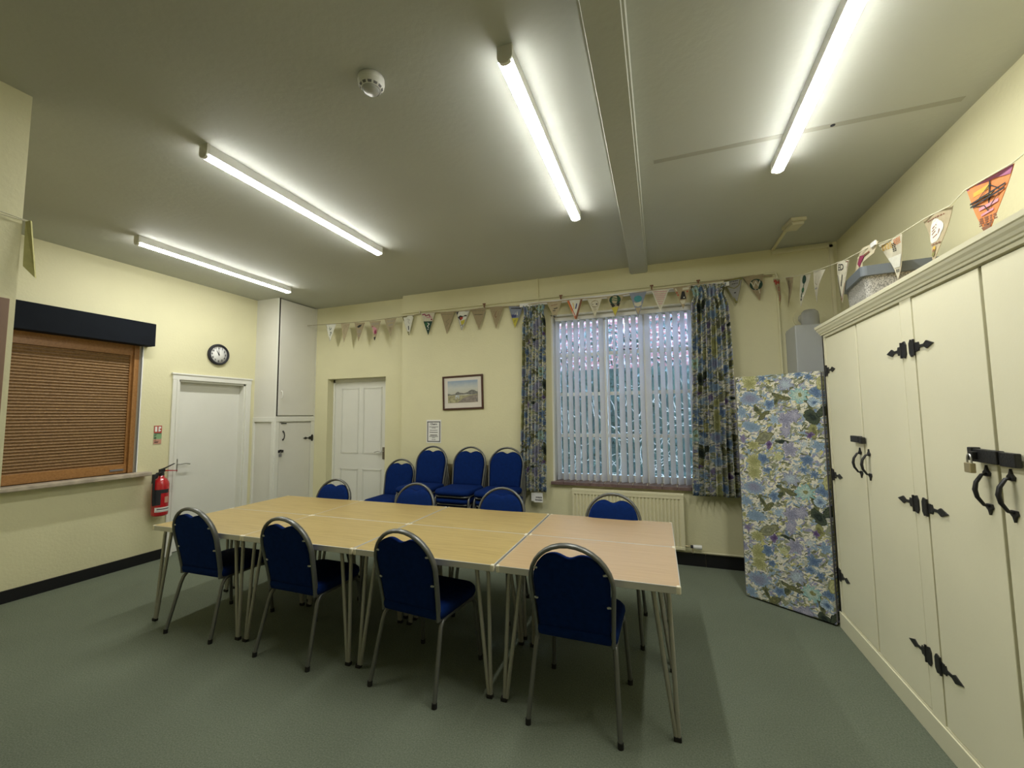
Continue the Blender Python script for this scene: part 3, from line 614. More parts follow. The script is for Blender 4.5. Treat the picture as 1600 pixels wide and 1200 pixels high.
pic('painted_figures', [(-.10, -.08), (-.105, -.045), (-.085, -.028), (-.06, -.03), (-.045, -.045), (-.05, -.075), (-.06, -.085), (-.065, -.06), (-.085, -.06), (-.09, -.085)], -.0152, mat('grey white figures', (.42, .45, .45), .8, var=.5, vscale=90))
pic('painted_post', [(.185, -.12), (.20, -.12), (.195, -.08), (.188, -.085)], -.0152, INKG)

nt_ = thing('notice', 'small white notice with a black border beside the framed picture', 'notice', (-2.812, D, 1.358))
MB().box(-.108, .108, -.004, 0, -.149, .149).build('paper_sheet', PAPER, nt_)
b = MB(); 
for (x0, x1, z0, z1) in ((-.095, -.085, -.135, .128), (.085, .095, -.135, .128), (-.095, .095, .118, .128), (-.095, .095, -.135, -.125)): b.box(x0, x1, -.0055, -.004, z0, z1)
b.build('border', INK, nt_)
b = text_at('Chairs', .038, 0, -.0055, .094, .0006)
for z, w_, s_ in ((.058, .066, .004), (.043, .03, .004), (.014, .055, .004), (-.013, .06, .005), (-.048, .052, .0065), (-.066, .064, .005), (-.082, .022, .004), (-.107, .028, .004)):
    x = -w_
    while x < w_:
        d = random.uniform(.006, .016); b.box(x, min(w_, x+d), -.0055, -.0045, z-s_*.8, z+s_*.8); x += d+.003
b.build('printed_text', INK, nt_)

# radiator
rd = thing('radiator', 'cream panel radiator under the window', 'radiator', (0, D, 0))
x0, x1, z0, z1 = -.985, .165, .17, .725
b = MB(); yb, yf = -.035, -.095; n = 30; pw_ = (x1-x0-.04)/n; prof = []
for i in range(n):
    xx = x0+.02+i*pw_; prof += [(xx, yf), (xx+pw_*.22, yf+.012), (xx+pw_*.38, yf+.012), (xx+pw_*.6, yf)]
prof.append((x1-.02, yf)); vs = [(x, y, z0+.02) for x, y in prof]+[(x, y, z1-.03) for x, y in prof]; m_ = len(prof)
b.add(vs, [(k, k+1, m_+k+1, m_+k) for k in range(m_-1)])
b.box(x0, x1, yf+.013, yb, z0, z1-.01, .004); b.box(x0, x1, yf-.002, yf+.015, z0, z0+.03, .003); b.box(x0, x1, yf-.002, yf+.015, z1-.05, z1-.02, .003); b.box(x0, x0+.02, yf-.001, yf+.015, z0, z1-.02); b.box(x1-.02, x1, yf-.001, yf+.015, z0, z1-.02)
b.box(x0+.1, x0+.14, yb, 0, z0+.1, z1-.1); b.box(x1-.14, x1-.1, yb, 0, z0+.1, z1-.1)
b.build('panel', RADM, rd)
b = MB(); b.box(x0-.006, x1+.006, yf-.004, yb+.004, z1-.022, z1+.006, .004); b.build('top_grille', RADM, rd)
b = MB(); b.tube([(x1, -.065, .205), (x1+.07, -.065, .205), (x1+.07, -.065, .15)], .009, 10); b.build('valve_tail', BRASS, rd)
b = MB(); b.cyl((x1+.05, -.065, .205), (x1+.075, -.065, .205), .016, 12); b.build('valve_collar', INK, rd)
b = MB(); b.cyl((x1+.075, -.065, .205), (x1+.155, -.065, .205), .020, 16, .023); b.build('valve_head', PLW, rd)
b = MB(); b.tube([(x1+.07, -.065, .155), (x1+.07, -.05, .145), (x1+.09, -.036, .145), (1.35, -.036, .145)], .011, 10); o = b.build('heating_pipe', RADM); o.location = (0, D, 0); tag(o, 'cream heating pipe running along the skirting from the radiator', 'pipe')

# surface conduits on the back wall
b = MB(); b.tube([(XS, D-.0125, 2.958), (-1.38, D-.0125, 2.958), (1.112, D-.0125, 2.955)], .010, 8); b.tube([(1.112, D-.0125, 2.955), (1.122, D-.0125, 2.93), (1.125, D-.0125, .15)], .011, 8)
tag(b.build('conduit', WALL), 'cream painted conduit running along the back wall above the pennants and down the corner', 'conduit')
b = MB(); b.box(-1.389, -1.371, D-.014, D, 2.90, H); tag(b.build('conduit', WALL), 'short vertical conduit from the ceiling to the left curtain top', 'conduit')
b = MB(); b.box(1.09, 1.115, 4.26, D, H-.014, H); b.box(1.09, 1.60, D-.024, D, H-.058, H-.03); b.box(1.572, 1.60, D-.024, D, 2.2, H-.03); tag(b.build('cable_trunking', RADM), 'cream cable trunking from the ceiling box down the far right corner', 'trunking')
sb_ = thing('sensor_box', 'small cream box on the ceiling near the far right corner', 'sensor', (1.125, 4.14, H)); sb_.rotation_euler = (0, 0, R(8))
MB().box(-.06, .06, -.11, .09, -.028, 0, .004).build('base', CRMP, sb_); MB().box(-.048, .048, -.09, .06, -.055, -.028, .006).build('cover', CRMP, sb_)

# smoke detector
sd = thing('smoke_detector', 'round white smoke detector on the ceiling left of centre', 'smoke detector', (-1.29, 1.575, H))
b = MB(); b.lathe([(.0001, 0), (.062, 0), (.064, -.02), (.060, -.026)], n=36); b.build('base', BODYG, sd)
b = MB(); b.lathe([(.060, -.022), (.062, -.028), (.061, -.038), (.050, -.052), (.044, -.058)], n=36); b.build('housing', BODYG, sd)
b = MB(); b.lathe([(.040, -.058), (.036, -.066), (.0001, -.067)], n=36); b.lathe([(.044, -.056), (.040, -.058)], n=36); b.build('cap', GREYP, sd)
b = MB()
for k in range(12):
    a = 2*PI*k/12; b.add([Matrix.Rotation(a, 4, 'Z') @ Vector(v) for v in ((.0545, -.010, -.047), (.0545, .010, -.047), (.0475, .008, -.056), (.0475, -.008, -.056))], [(0, 1, 2, 3)])
b.build('vents', INKG, sd)

# ------------------------------------------------------------ boiler and flue
bo = thing('boiler', 'grey white boiler on the back wall behind the floral screen', 'boiler', (1.165, D, 1.62))
MB().box(0, .44, -.33, -.03, 0, .735, .008).build('casing', mat('boiler grey', (.44, .46, .47), .4), bo)
MB().box(.004, .436, -.03, 0, -.01, .72).build('backplate', GREYP, bo)
b = MB(); b.lathe([(.085, .735), (.085, .745), (.072, .75), (.072, .84), (.064, .872), (.044, .893), (.0001, .900)], (.16, -.20, 0), 24); b.tube([(.16, -.20, .83), (.16, -.12, .845), (.16, 0, .85)], .048, 20); b.build('flue', GREYP, bo)
b = MB(); b.cyl((.16, -.002, .85), (.16, -.02, .85), .085, 24); b.build('flue_collar', WALL, bo)
b = MB()
for x in (.1, .2, .3): b.cyl((x, -.1, 0), (x, -.1, -1.5), .010, 8)
b.build('pipes', BRASS, bo)

# ------------------------------------------------------------ floral screen
A = Vector((.609, 4.110, 0)); B_ = Vector((1.130, 3.745, 0)); d_ = (B_-A); wS = d_.length; rz = math.atan2(d_.y, d_.x)
fs_ = thing('folding_screen', 'floral fabric covered screen standing folded against the end of the cream cupboards', 'screen', A, rz)
def screen_panel(x0, x1, y0, y1, m=None):
    z0, z1 = .012, 1.868; b = MB(); vs = []; uvs = []
    bm = bmesh.new(); bmesh.ops.create_cube(bm, size=1)
    for v in bm.verts: v.co = Vector(((x0+x1)/2+v.co.x*(x1-x0), (y0+y1)/2+v.co.y*(y1-y0), (z0+z1)/2+v.co.z*(z1-z0)))
    bmesh.ops.bevel(bm, geom=bm.edges[:], offset=.006, segments=2, affect='EDGES', profile=.5); bm.verts.index_update()
    vs = [v.co.copy() for v in bm.verts]; uvs = [(v.x, v.z-1.868) for v in vs]; fs = [[v.index for v in f.verts] for f in bm.faces]; bm.free()
    return b.add([m @ v for v in vs] if m else vs, fs, False, uvs)
screen_panel(0, wS, 0, .028).build('panel', FLORAL, fs_)
mp_ = Matrix.Translation((0, .036, 0)) @ Matrix.Rotation(R(1.2), 4, 'Z')
screen_panel(0, wS, 0, .028, mp_).build('panel', FLORAL, fs_)
b = MB(); b.box(-.003, .0, .004, .024, .03, 1.86); b.box(wS, wS+.003, .004, .024, .03, 1.86); b.build('edge_strip', INKG, fs_)
for z in (.3, .95, 1.6): 
    MB().cyl((-.003, .032, z-.03), (-.003, .032, z+.03), .005, 8).build('hinge', BRASS, fs_)

# ------------------------------------------------------------ built-in cupboards on the right
CY0, CY1 = .50, 3.752
cb = thing('built_in_cupboard', 'cream built-in cupboards with black iron hinges along the right wall', 'cupboard', (RC, CY1, 0), R(-90))
# local: x along -y world (0..CL), y = depth into the wall (world +x), z up
CL = CY1-CY0; DEP = RW-RC
def cx(y): return CY1-y
dz0, dz1 = .125, 2.108
doors = [(3.692, 3.176, 1), (3.166, 2.655, -1), (2.545, 2.082, 1), (2.072, 1.60, -1), (1.49, 1.03, 1), (1.02, .57, -1)]   # (left edge, right edge, hinge side: 1 = left)
b = MB(); b.box(0, CL, .028, DEP, .0, 2.135); b.build('carcass', GAP, cb)
b = MB(); b.box(-.001, 0.0, 0, DEP, 0, 2.135)
xs = [0]
b.box(0, CL, 0, .03, 0, dz0-.003); b.box(0, CL, 0, .03, dz1+.006, 2.15)
st = [(0, cx(3.692)-.003), (cx(2.655)+.004, cx(2.545)-.004), (cx(1.60)+.004, cx(1.49)-.003), (cx(.57)+.003, CL)]
for s0, s1 in st: b.box(s0, s1, 0, .03, dz0-.003, dz1+.004)
b.box(-.001, .02, .0, DEP, 0, 2.15); b.box(CL-.02, CL+.001, 0, DEP, 0, 2.15); b.box(0, CL, 0, DEP, 2.13, 2.15)
b.build('face_frame', CREAM, cb)
b = MB(); b.box(-.004, CL, -.006, .002, 0, .112, .002); b.build('plinth', CREAM, cb)
b = MB()   # cornice profile extruded along x with a return at the far end
prof = [(0, 2.132), (-.008, 2.134), (-.008, 2.144), (-.014, 2.148), (-.018, 2.160), (-.026, 2.170), (-.028, 2.182), (-.034, 2.186), (-.036, 2.206), (0.02, 2.206), (.02, 2.132)]
m_ = len(prof); vs = [(-.0+y*1.0 if y < 0 else 0, y, z) for y, z in prof]+[(CL, y, z) for y, z in prof]
b.add(vs, [(k, (k+1) % m_, m_+(k+1) % m_, m_+k) for k in range(m_)]+[tuple(range(m_, 2*m_))])
prof2 = [p for p in prof]; vs = [(y if y < 0 else 0, y if y < 0 else 0, z) for y, z in prof2]+[(y if y < 0 else .02, DEP, z) for y, z in prof2]
b.add(vs, [(k, (k+1) % m_, m_+(k+1) % m_, m_+k) for k in range(m_)]+[tuple(range(m_, 2*m_))])
b.build('cornice', CREAM, cb)
def pull(b, x, z, s=1.0):
    hz = .062*s
    pts = [(x, -.004, z+hz), (x, -.020, z+hz*.92), (x, -.038, z+hz*.45), (x, -.043, z), (x, -.038, z-hz*.45), (x, -.020, z-hz*.92), (x, -.004, z-hz)]
    r_ = [.006, .0075, .009, .010, .009, .0075, .006]; b.tube(pts, r_, 10, ry=[q*.75 for q in r_])
    for sg_ in (1, -1):
        zz = z+sg_*hz; b.prism([(x-.013, zz-.010*sg_), (x+.013, zz-.010*sg_), (x+.017, zz+.004*sg_), (x+.006, zz+.014*sg_), (x, zz+.032*sg_), (x-.006, zz+.014*sg_), (x-.017, zz+.004*sg_)], -.008, 0)
dobjs = []
for i, (ya, yb_, side) in enumerate(doors):
    xa_, xb_ = cx(ya)+.003, cx(yb_)-.001
    d = MB().box(xa_+.001, xb_-.002, .001, .027, dz0+.003, dz1-.006, .0025).build('door', CREAM, cb); dobjs.append(d)
    for z in (1.862, 1.098, .385):
        b = MB(); m = Matrix.Translation((xa_ if side == 1 else xb_, .0005, z)); hinge_poly(b, m, .15, .043, 1 if side == 1 else -1)
        b.cyl(tuple(m @ Vector((0, -.006, -.04))), tuple(m @ Vector((0, -.006, .04))), .005, 8); b.build('hinge', BLACKM, d)
    b = MB(); xh = (xb_-.05) if side == 1 else (xa_+.055); pull(b, xh, 1.235 if i < 2 else 1.25); o = b.build('pull_handle', BLACKM, d)
    o.location.y = .0008
b = MB(); b.box(cx(3.285), cx(3.17), -.030, -.004, 1.362, 1.402, .004); b.box(cx(3.17), cx(3.13), -.028, -.004, 1.358, 1.398, .004); b.build('hasp', BLACKM, dobjs[0])
b = MB(); b.box(cx(2.165), cx(2.03), -.030, -.004, 1.355, 1.405, .003); b.box(cx(2.03), cx(1.955), -.024, -.004, 1.352, 1.402, .003); b.box(cx(2.175), cx(2.15), -.034, -.004, 1.358, 1.410, .003); b.box(cx(2.15), cx(2.125), -.045, -.028, 1.365, 1.395, .003); b.build('hasp', BLACKM, dobjs[2])
pk = thing('padlock', 'brass padlock hanging from the hasp of the cream cupboards', 'padlock', (RC-.048, 2.138, 1.335), R(-90))
MB().box(-.019, .019, -.009, .009, -.022, .016, .003).build('lock_body', BRASS, pk)
MB().tube([(-.012, 0, .012), (-.012, 0, .034), (-.008, 0, .045), (0, 0, .05), (.008, 0, .045), (.012, 0, .034), (.012, 0, .012)], .0032, 8).build('shackle', CHROME, pk)

# storage crate on top of the cupboards
cr_ = thing('storage_crate', 'grey plastic storage crate with a darker lid on top of the cream cupboards', 'storage box', (1.40, 3.28, 2.15), R(-6))
b = MB()
def frust(b, x0, x1, y0, y1, z0, x2, x3, y2, y3, z1):
    bm = bmesh.new(); bmesh.ops.create_cube(bm, size=1)
    for v in bm.verts:
        hi = v.co.z > 0; v.co = Vector(((x3 if v.co.x > 0 else x2) if hi else (x1 if v.co.x > 0 else x0), (y3 if v.co.y > 0 else y2) if hi else (y1 if v.co.y > 0 else y0), z1 if hi else z0))
    bmesh.ops.bevel(bm, geom=[e for e in bm.edges if abs(e.verts[0].co.z-e.verts[1].co.z) > .05], offset=.03, segments=4, affect='EDGES', profile=.5); bm.verts.index_update()
    b.add([v.co.copy() for v in bm.verts], [[v.index for v in f.verts] for f in bm.faces]); bm.free()
frust(b, -.165, .165, -.18, .18, 0, -.185, .185, -.205, .205, .25); b.build('crate_body', SPECK, cr_)
b = MB(); frust(b, -.205, .205, -.225, .225, .235, -.205, .205, -.225, .225, .295); b.box(-.17, .17, -.19, .19, .295, .303, .003); b.build('lid', mat('slate plastic', (.13, .15, .17), .45), cr_)
cb2 = thing('cardboard_box', 'brown cardboard box behind the cornice beside the grey crate', 'box', (1.44, 2.83, 2.15), R(4))
b = MB(); b.box(-.16, .16, -.19, .19, 0, .135, .003); b.build('carton', CARD, cb2); MB().box(-.03, .03, -.192, .192, .134, .137).build('tape', mat('parcel tape', (.5, .38, .2), .3), cb2)

# ------------------------------------------------------------ ceiling lights
def light(x, y0, y1, label):
    t = thing('strip_light', label, 'ceiling light', (x, (y0+y1)/2, H), 0, 'batten lights on the ceiling'); h_ = (y1-y0)/2
    MB().box(-.033, .033, -h_+.01, h_-.01, -.064, 0, .002).build('batten', BODYG, t)
    b = MB(); K = 12; pr = [(-.0335, -.063)]+[(-.034*math.cos(PI*k/K), -.068-.009*math.sin(PI*k/K)) for k in range(K+1)]+[(.0335, -.063)]; m_ = len(pr)
    vs = [(a, -h_+.012, c) for a, c in pr]+[(a, h_-.012, c) for a, c in pr]; b.add(vs, [(k, (k+1) % m_, m_+(k+1) % m_, m_+k) for k in range(m_)], True)
    b.build('diffuser', TUBEM, t)
    for s in (-1, 1):
        b = MB(); pr2 = [(-.036, 0), (-.036, -.052)]+[(-.036*math.cos(PI*k/K), -.052-.033*math.sin(PI*k/K)) for k in range(1, K)]+[(.036, -.052), (.036, 0)]
        y0_, y1_ = sorted((s*h_, s*(h_-.018))); b.prism(pr2, y0_, y1_); b.build('end_cap', CAPG, t)
light(-.612, 1.63, 3.27, 'batten light running towards the window just left of the ceiling beam')
light(-2.56, 1.62, 3.29, 'batten light on the ceiling above the left half of the tables')
light(-4.42, 2.27, 3.91, 'batten light on the ceiling nearest the roller shutter wall')
light(.765, 1.45, 3.08, 'batten light nearest the cream cupboards, right of the ceiling beam')

# ------------------------------------------------------------ tables
TA = .0125; TH = .725
XT = [-3.746, -2.7998, -1.8437, -.8794, .0786]; YT = [2.1957, 2.8394, 3.4658]
def make_table(w, d, top):
    t = thing('folding_table', '', 'table'); hw, hd = w/2-.003, d/2-.003
    MB().box(-hw+.0045, hw-.0045, -hd+.0045, hd-.0045, TH-.03, TH, .001).build('tabletop', top, t)
    b = MB()
    for s in (-1, 1):
        y0, y1 = sorted((s*hd, s*(hd-.007))); b.box(-hw+.02, hw-.02, y0, y1, TH-.036, TH-.0005, .0015)
        x0, x1 = sorted((s*hw, s*(hw-.007))); b.box(x0, x1, -hd+.02, hd-.02, TH-.036, TH-.0005, .0015)
    b.build('edge_trim', TEDGE, t)
    b = MB()
    for sx_ in (-1, 1):
        for sy_ in (-1, 1):
            c = Vector((sx_*(hw-.012), sy_*(hd-.012), 0)); x0, x1 = sorted((sx_*(hw+.001), sx_*(hw-.022))); y0, y1 = sorted((sy_*(hd+.001), sy_*(hd-.022)))
            MB().box(x0, x1, y0, y1, TH-.038, TH+.001, .006).build('corner_cap', IVORY, t)
    for sx_ in (-1, 1):
        b = MB(); x0, x1 = sorted((sx_*(hw-.09), sx_*(hw-.12))); b.box(x0, x1, -hd+.06, hd-.06, TH-.05, TH-.03); b.build('leg_bearer', TLEG, t)
        for sy_ in (-1, 1):
            b = MB(); fx_, fy_ = sx_*(hw-.035), sy_*(hd-.035)
            for o1 in (.035, .105):
                tx, ty = sx_*(hw-o1-.02), sy_*(hd-.06)
                b.tube([(tx-sx_*.02, ty-sy_*.02, TH-.043), (tx-sx_*.004, ty, TH-.055), (tx, ty, TH-.08), (fx_-sx_*(.011 if o1 > .06 else -.001), fy_, .02)], .0115, 10)
            lg = b.build('leg', TLEG, t)
            MB().box(fx_-.022, fx_+.014, fy_-.013, fy_+.013, 0, .022, .004).build('foot', RUBBER, lg)
    return t
tl = [['leftmost folding table in the row nearest the camera', 'second folding table from the left in the row nearest the camera', 'third folding table from the left in the row nearest the camera, at the gap', 'rightmost folding table in the row nearest the camera, with reflected daylight painted into its top'],
      ['leftmost folding table in the far row, nearest the alcove door', 'second folding table from the left in the far row', 'third folding table from the left in the far row', 'rightmost folding table in the far row, nearest the radiator']]
pro = {}
for j in range(2):
    for i in range(4):
        k = 1 if i == 3 else 0
        if k not in pro: o = pro[k] = make_table(.957, .636, OAK_DAYLIT if k else OAK)
        else: o = copy_tree(pro[k])
        xc = (XT[i]+XT[i+1])/2 + (.003 if i == 3 else 0); yc_ = (YT[j]+YT[j+1])/2
        o.location = (xc*math.cos(TA)-yc_*math.sin(TA), xc*math.sin(TA)+yc_*math.cos(TA), 0); o.rotation_euler = (0, 0, TA)
        tag(o, tl[j][i], 'table', 'folding tables pushed together')

# ------------------------------------------------------------ chairs
def make_chair():
    t = thing('banquet_chair', '', 'chair')
    # seat cushion
    K = 10; L1 = []
    def ring(x, y0, y1, z, r):
        pts = []
        for (cx_, cy_, a0) in ((x-r, y1-r, 0), (-x+r, y1-r, 90), (-x+r*.5, y0+r*.5, 180), (x-r*.5, y0+r*.5, 270)):
            rr = r if a0 < 180 else r*.5
            for k in range(6): a = R(a0+18*k); pts.append((cx_+rr*math.cos(a), cy_+rr*math.sin(a), z))
        return pts
    rings = [ring(.198, -.17, .235, .408, .07), ring(.212, -.18, .255, .415, .08), ring(.218, -.185, .265, .435, .085), ring(.216, -.185, .262, .455, .085), ring(.203, -.175, .25, .470, .08), ring(.15, -.13, .20, .478, .07), ring(.06, -.05, .12, .481, .05)]
    n = len(rings[0]); vs = [p for r_ in rings for p in r_]; fs = [(i*n+k, i*n+(k+1) % n, (i+1)*n+(k+1) % n, (i+1)*n+k) for i in range(len(rings)-1) for k in range(n)]
    fs += [tuple(reversed(range(n))), tuple(range((len(rings)-1)*n, len(rings)*n))]
    MB().add(vs, fs, True).build('seat', BLUE, t)
    # back: plane leans from y=-.175 at z=.45 to y=-.255 at z=.90
    def by(z): return -.168-.105*((z-.43)/.47)**1.15 if z > .43 else -.168
    hw = .212
    def halfw(z):   # hoop half width at height z
        if z <= .70: return .196+(hw-.196)*max(0, (z-.43)/.27)
        return hw*math.sqrt(max(0, 1-((z-.70)/.205)**2))
    def outline(z): return max(.0, halfw(z)-.017)
    # backrest pad with a wavy top edge
    NX, NZ = 22, 18; vs = []
    def topz(x):
        u = x/.13
        return .846-.010*math.cos(PI*min(1, abs(u))*1.0)*0 + (.012*(1-math.cos(2*PI*min(1, abs(u))*.75)) - .018) if abs(u) < 1.2 else .84
    for side in (0, 1):
        for j in range(NZ+1):
            for i in range(NX+1):
                s = -1+2*i/NX; 
                # row heights blended to the wavy top
                f = j/NZ
                zt = .862-.024*math.exp(-(s/.26)**2)-.055*abs(s)**4
                z = .462+(zt-.462)*f; x = s*outline(.462+.345*f)
                e = (1-abs(s)**6)*(1-abs(2*f-1)**8); th_ = .010+.016*max(0, e)
                y = by(z)+(th_+.010 if side else -.010-.35*max(0, e)*.012)
                vs.append((x, y, z))
    m_ = (NX+1)*(NZ+1); fs = []
    for j in range(NZ):
        for i in range(NX):
            a = j*(NX+1)+i; fs.append((a, a+1, a+NX+2, a+NX+1)); fs.append((m_+a, m_+a+NX+1, m_+a+NX+2, m_+a+1))
    for i in range(NX):
        fs.append((i, m_+i, m_+i+1, i+1)); a = NZ*(NX+1)+i; fs.append((a, a+1, m_+a+1, m_+a))
    for j in range(NZ):
        a = j*(NX+1); fs.append((a, a+NX+1, m_+a+NX+1, m_+a)); a += NX; fs.append((a, m_+a, m_+a+NX+1, a+NX+1))
    br = MB().add(vs, fs, True).build('backrest', BLUE, t)
    for z in (.775, .61):
        for s in (-1, 1):
            x = s*(halfw(z)-.030); b = MB(); y = by(z)-.013
            b.prism([(x+s*.004, z-.007), (x+s*.020, z-.004), (x+s*.020, z+.004), (x+s*.004, z+.007)], y+.001, y+.003)
            b.lathe([(.0065, -.003), (.006, 0.001), (.004, .004), (.0001, .005)], (x+s*.004, y-.001, z), 10, 'y'); b.build('bolt', CHROME, br)
    # hoop
    pts = []
    for k in range(7): z = .405+(.70-.405)*k/7; pts.append((-(halfw(z)), by(z)+.0, z))
    for k in range(17): a = PI-PI*k/16; z = .70+.205*math.sin(a); pts.append((hw*math.cos(a), by(z), z))
    for k in range(7): z = .70-(.70-.405)*(k+1)/7; pts.append((halfw(z), by(z), z))
    b = MB(); b.tube(pts, .0115, 10, ry=.018, up=Vector((0, 1, 0))); b.build('back_hoop', FRAME, t)
    # seat frame
    b = MB(); b.tube([(-.196, -.168, .41), (-.20, -.10, .402), (-.203, .17, .402), (-.195, .215, .402), (-.165, .238, .402), (.165, .238, .402), (.195, .215, .402), (.203, .17, .402), (.20, -.10, .402), (.196, -.168, .41)], .0105, 8)
    b.tube([(-.196, -.165, .415), (.196, -.165, .415)], .0095, 8); b.build('seat_frame', FRAME, t)
    for s in (-1, 1):
        for rear in (1, 0):
            if rear: pts = [(s*.200, -.10, .402), (s*.201, -.135, .396), (s*.204, -.158, .370), (s*.208, -.172, .33), (s*.227, -.248, .012)]
            else: pts = [(s*.203, .13, .402), (s*.205, .185, .395), (s*.207, .208, .365), (s*.210, .216, .32), (s*.227, .248, .012)]
            lg = MB().tube(pts, .0125, 10).build('leg', FRAME, t)
            MB().cyl((s*.227, pts[-1][1], 0), (s*.227, pts[-1][1]*.996, .028), .0145, 10).build('foot_cap', RUBBER, lg)
    return t
ch0 = make_chair(); used = False
def place_chair(x, y, rz, label, group, z=0):
    global used
    o = ch0 if not used else copy_tree(ch0); used = True
    o.location = (x, y, z); o.rotation_euler = (0, 0, rz); tag(o, label, 'chair', group); return o
G1 = 'chairs on the near side of the tables'; G2 = 'chairs on the far side of the tables'
place_chair(-.463, 2.352, R(-1), 'nearest blue banquet chair, back to the camera at the rightmost table', G1)
place_chair(-1.402, 2.318, R(-5.5), 'blue banquet chair second from the right on the near side, turned slightly right', G1)
place_chair(-2.33, 2.332, R(-1), 'blue banquet chair second from the left on the near side of the tables', G1)
place_chair(-3.231, 2.345, R(1), 'leftmost blue banquet chair on the near side, nearest the fire extinguisher', G1)
place_chair(-.408, 3.238, R(180), 'blue banquet chair on the far side of the tables in front of the radiator', G2)
place_chair(-1.365, 3.245, R(181), 'blue banquet chair on the far side, in front of the rightmost chair stack', G2)
place_chair(-2.255, 3.235, R(179), 'blue banquet chair on the far side, in front of the leftmost tall chair stack', G2)
place_chair(-3.215, 3.225, R(180), 'leftmost blue banquet chair on the far side, in front of the alcove door', G2)
pos = ['bottom', 'second from the bottom', 'second from the top', 'topmost']
for nm, x, y, rz, n in (('low stack beside the alcove door', -3.225, 4.42, R(181), 2), ('tall stack under the notice', -2.745, 4.44, R(180), 4), ('middle tall stack under the framed picture', -2.225, 4.44, R(179), 4), ('tall stack beside the left curtain', -1.745, 4.44, R(180), 4)):
    for k in range(n):
        pz_ = (['bottom', 'top'] if n == 2 else pos)[k]
        place_chair(x, y-.024*k, rz, 'blue banquet chair, %s of the %s' % (pz_, nm), 'stacked blue banquet chairs by the back wall', z=.089*k)
b = MB(); b.box(-2.95, -1.92, D-.03, D-.019, .02, .95, .003); tag(b.build('board', TAN), 'olive brown board leaning on the wall behind the chair stacks', 'board')

# ------------------------------------------------------------ bunting
def pennant(TL, TR, TIP, base, label, decor=(), amp=.006, ph=0, twist=0):
    TL, TR, TIP = Vector(TL), Vector(TR), Vector(TIP); mid = (TL+TR)/2; e = TR-TL; w = e.length; dn = TIP-mid; hh = dn.length; n = e.cross(dn).normalized()
    if n.dot(Vector((0, 0, 1.55))-mid) < 0: n = -n
    def P(s, t, off=0):   # s across -.5...5, t 0 top .. 1 tip
        bend = amp*math.sin(3.3*t+ph)+amp*.6*math.sin(6*s+ph*2)
        return mid+e*s+dn*t+n*(bend+off)
    K = 12; o_ = thing('pennant', label, 'pennant', mid, 0, 'fabric pennants of the bunting'); inv = Matrix.Translation(-mid)
    def surf(off, K=K):
        vs = []; rows = []
        for j in range(K+1):
            t = j/K; row = []
            m_ = max(1, K-j) if j < K else 0
            for i in range(m_+1):
                s = (-.5+(i/m_ if m_ else .5))*(1-t) if m_ else 0
                row.append(len(vs)); vs.append(inv @ P(s, t, off))
            rows.append(row)
        fs = []
        for a, c in zip(rows[:-1], rows[1:]):
            for i in range(len(a)-1):
                if i < len(c): fs.append((a[i], a[i+1], c[min(i, len(c)-1)]))
                if i+1 < len(c): fs.append((a[i+1], c[i+1], c[i]))
        return vs, fs, rows
    v1, f1, rows = surf(.0012); v2, f2, _ = surf(-.0012); b = MB(); nn = len(v1); b.add(v1+v2, f1+[tuple(nn+i for i in reversed(f)) for f in f2], True)
    bd = rows[0]+[r_[-1] for r_ in rows[1:]]+[r_[0] for r_ in reversed(rows[1:-1])]
    b.add([v1[i] for i in bd]+[v2[i] for i in bd], [(i, (i+1) % len(bd), len(bd)+(i+1) % len(bd), len(bd)+i) for i in range(len(bd))])
    b.build('flag', base, o_)
    bym = {}
    eh = e.normalized(); al = dn.dot(eh); be = (dn-eh*al).length
    def ST(cx_, cy_, a, c): t_ = -c/be; return (cx_+(a-t_*al)/w, cy_+t_)
    def put(col, mb_pts, faces, off):
        bb_ = bym.setdefault(col, MB()); bb_.add([inv @ P(a, c, off) for a, c in mb_pts], faces)
    off = .002
    for d in decor:
        off += .0003; k, col = d[0], d[1]
        if k == 'poly': pts = d[2]; put(col, pts, [tuple(range(len(pts)))], off)
        elif k == 'disc':
            _, _, cx_, cy_, r_ = d[:5]; ry_ = d[5] if len(d) > 5 else r_
            put(col, [ST(cx_, cy_, r_*math.cos(2*PI*i/18), ry_*math.sin(2*PI*i/18)) for i in range(18)], [tuple(range(18))], off)
        elif k == 'line':
            _, _, pts, lw = d
            for (a0, b0), (a1, b1) in zip(pts[:-1], pts[1:]):
                dx_, dy_ = (a1-a0)*w, (b1-b0)*hh; l_ = math.hypot(dx_, dy_) or 1; nx_, ny_ = -dy_/l_*lw/2/w, dx_/l_*lw/2/hh
                put(col, [(a0+nx_, b0+ny_), (a1+nx_, b1+ny_), (a1-nx_, b1-ny_), (a0-nx_, b0-ny_)], [(0, 1, 2, 3)], off)
        elif k == 'text':
            _, _, txt, size, cx_, cy_ = d[:6]; tb = text_mb(txt, size, Matrix.Identity(4), bold=.001)
            put(col, [ST(cx_, cy_, v[0], v[1]) for v in tb.v], tb.f, off)
        elif k == 'scrib':   # rows of small strokes
            _, _, cx_, cy_, ww, hg, nr = d; rr = random.Random(int(cx_*100+cy_*1000+ww*10000))
            for r_ in range(nr):
                yy = cy_-hg/2+hg*(r_+.5)/nr; xx = cx_-ww/2
                while xx < cx_+ww/2:
                    dd = rr.uniform(.03, .08); put(col, [(xx, yy-.010), (xx+dd, yy-.015), (xx+dd, yy+.012), (xx, yy+.015)], [(0, 1, 2, 3)], off); xx += dd+.025
    for col, bb_ in bym.items(): bb_.build('motif', col, o_, normals=False)
    return o_
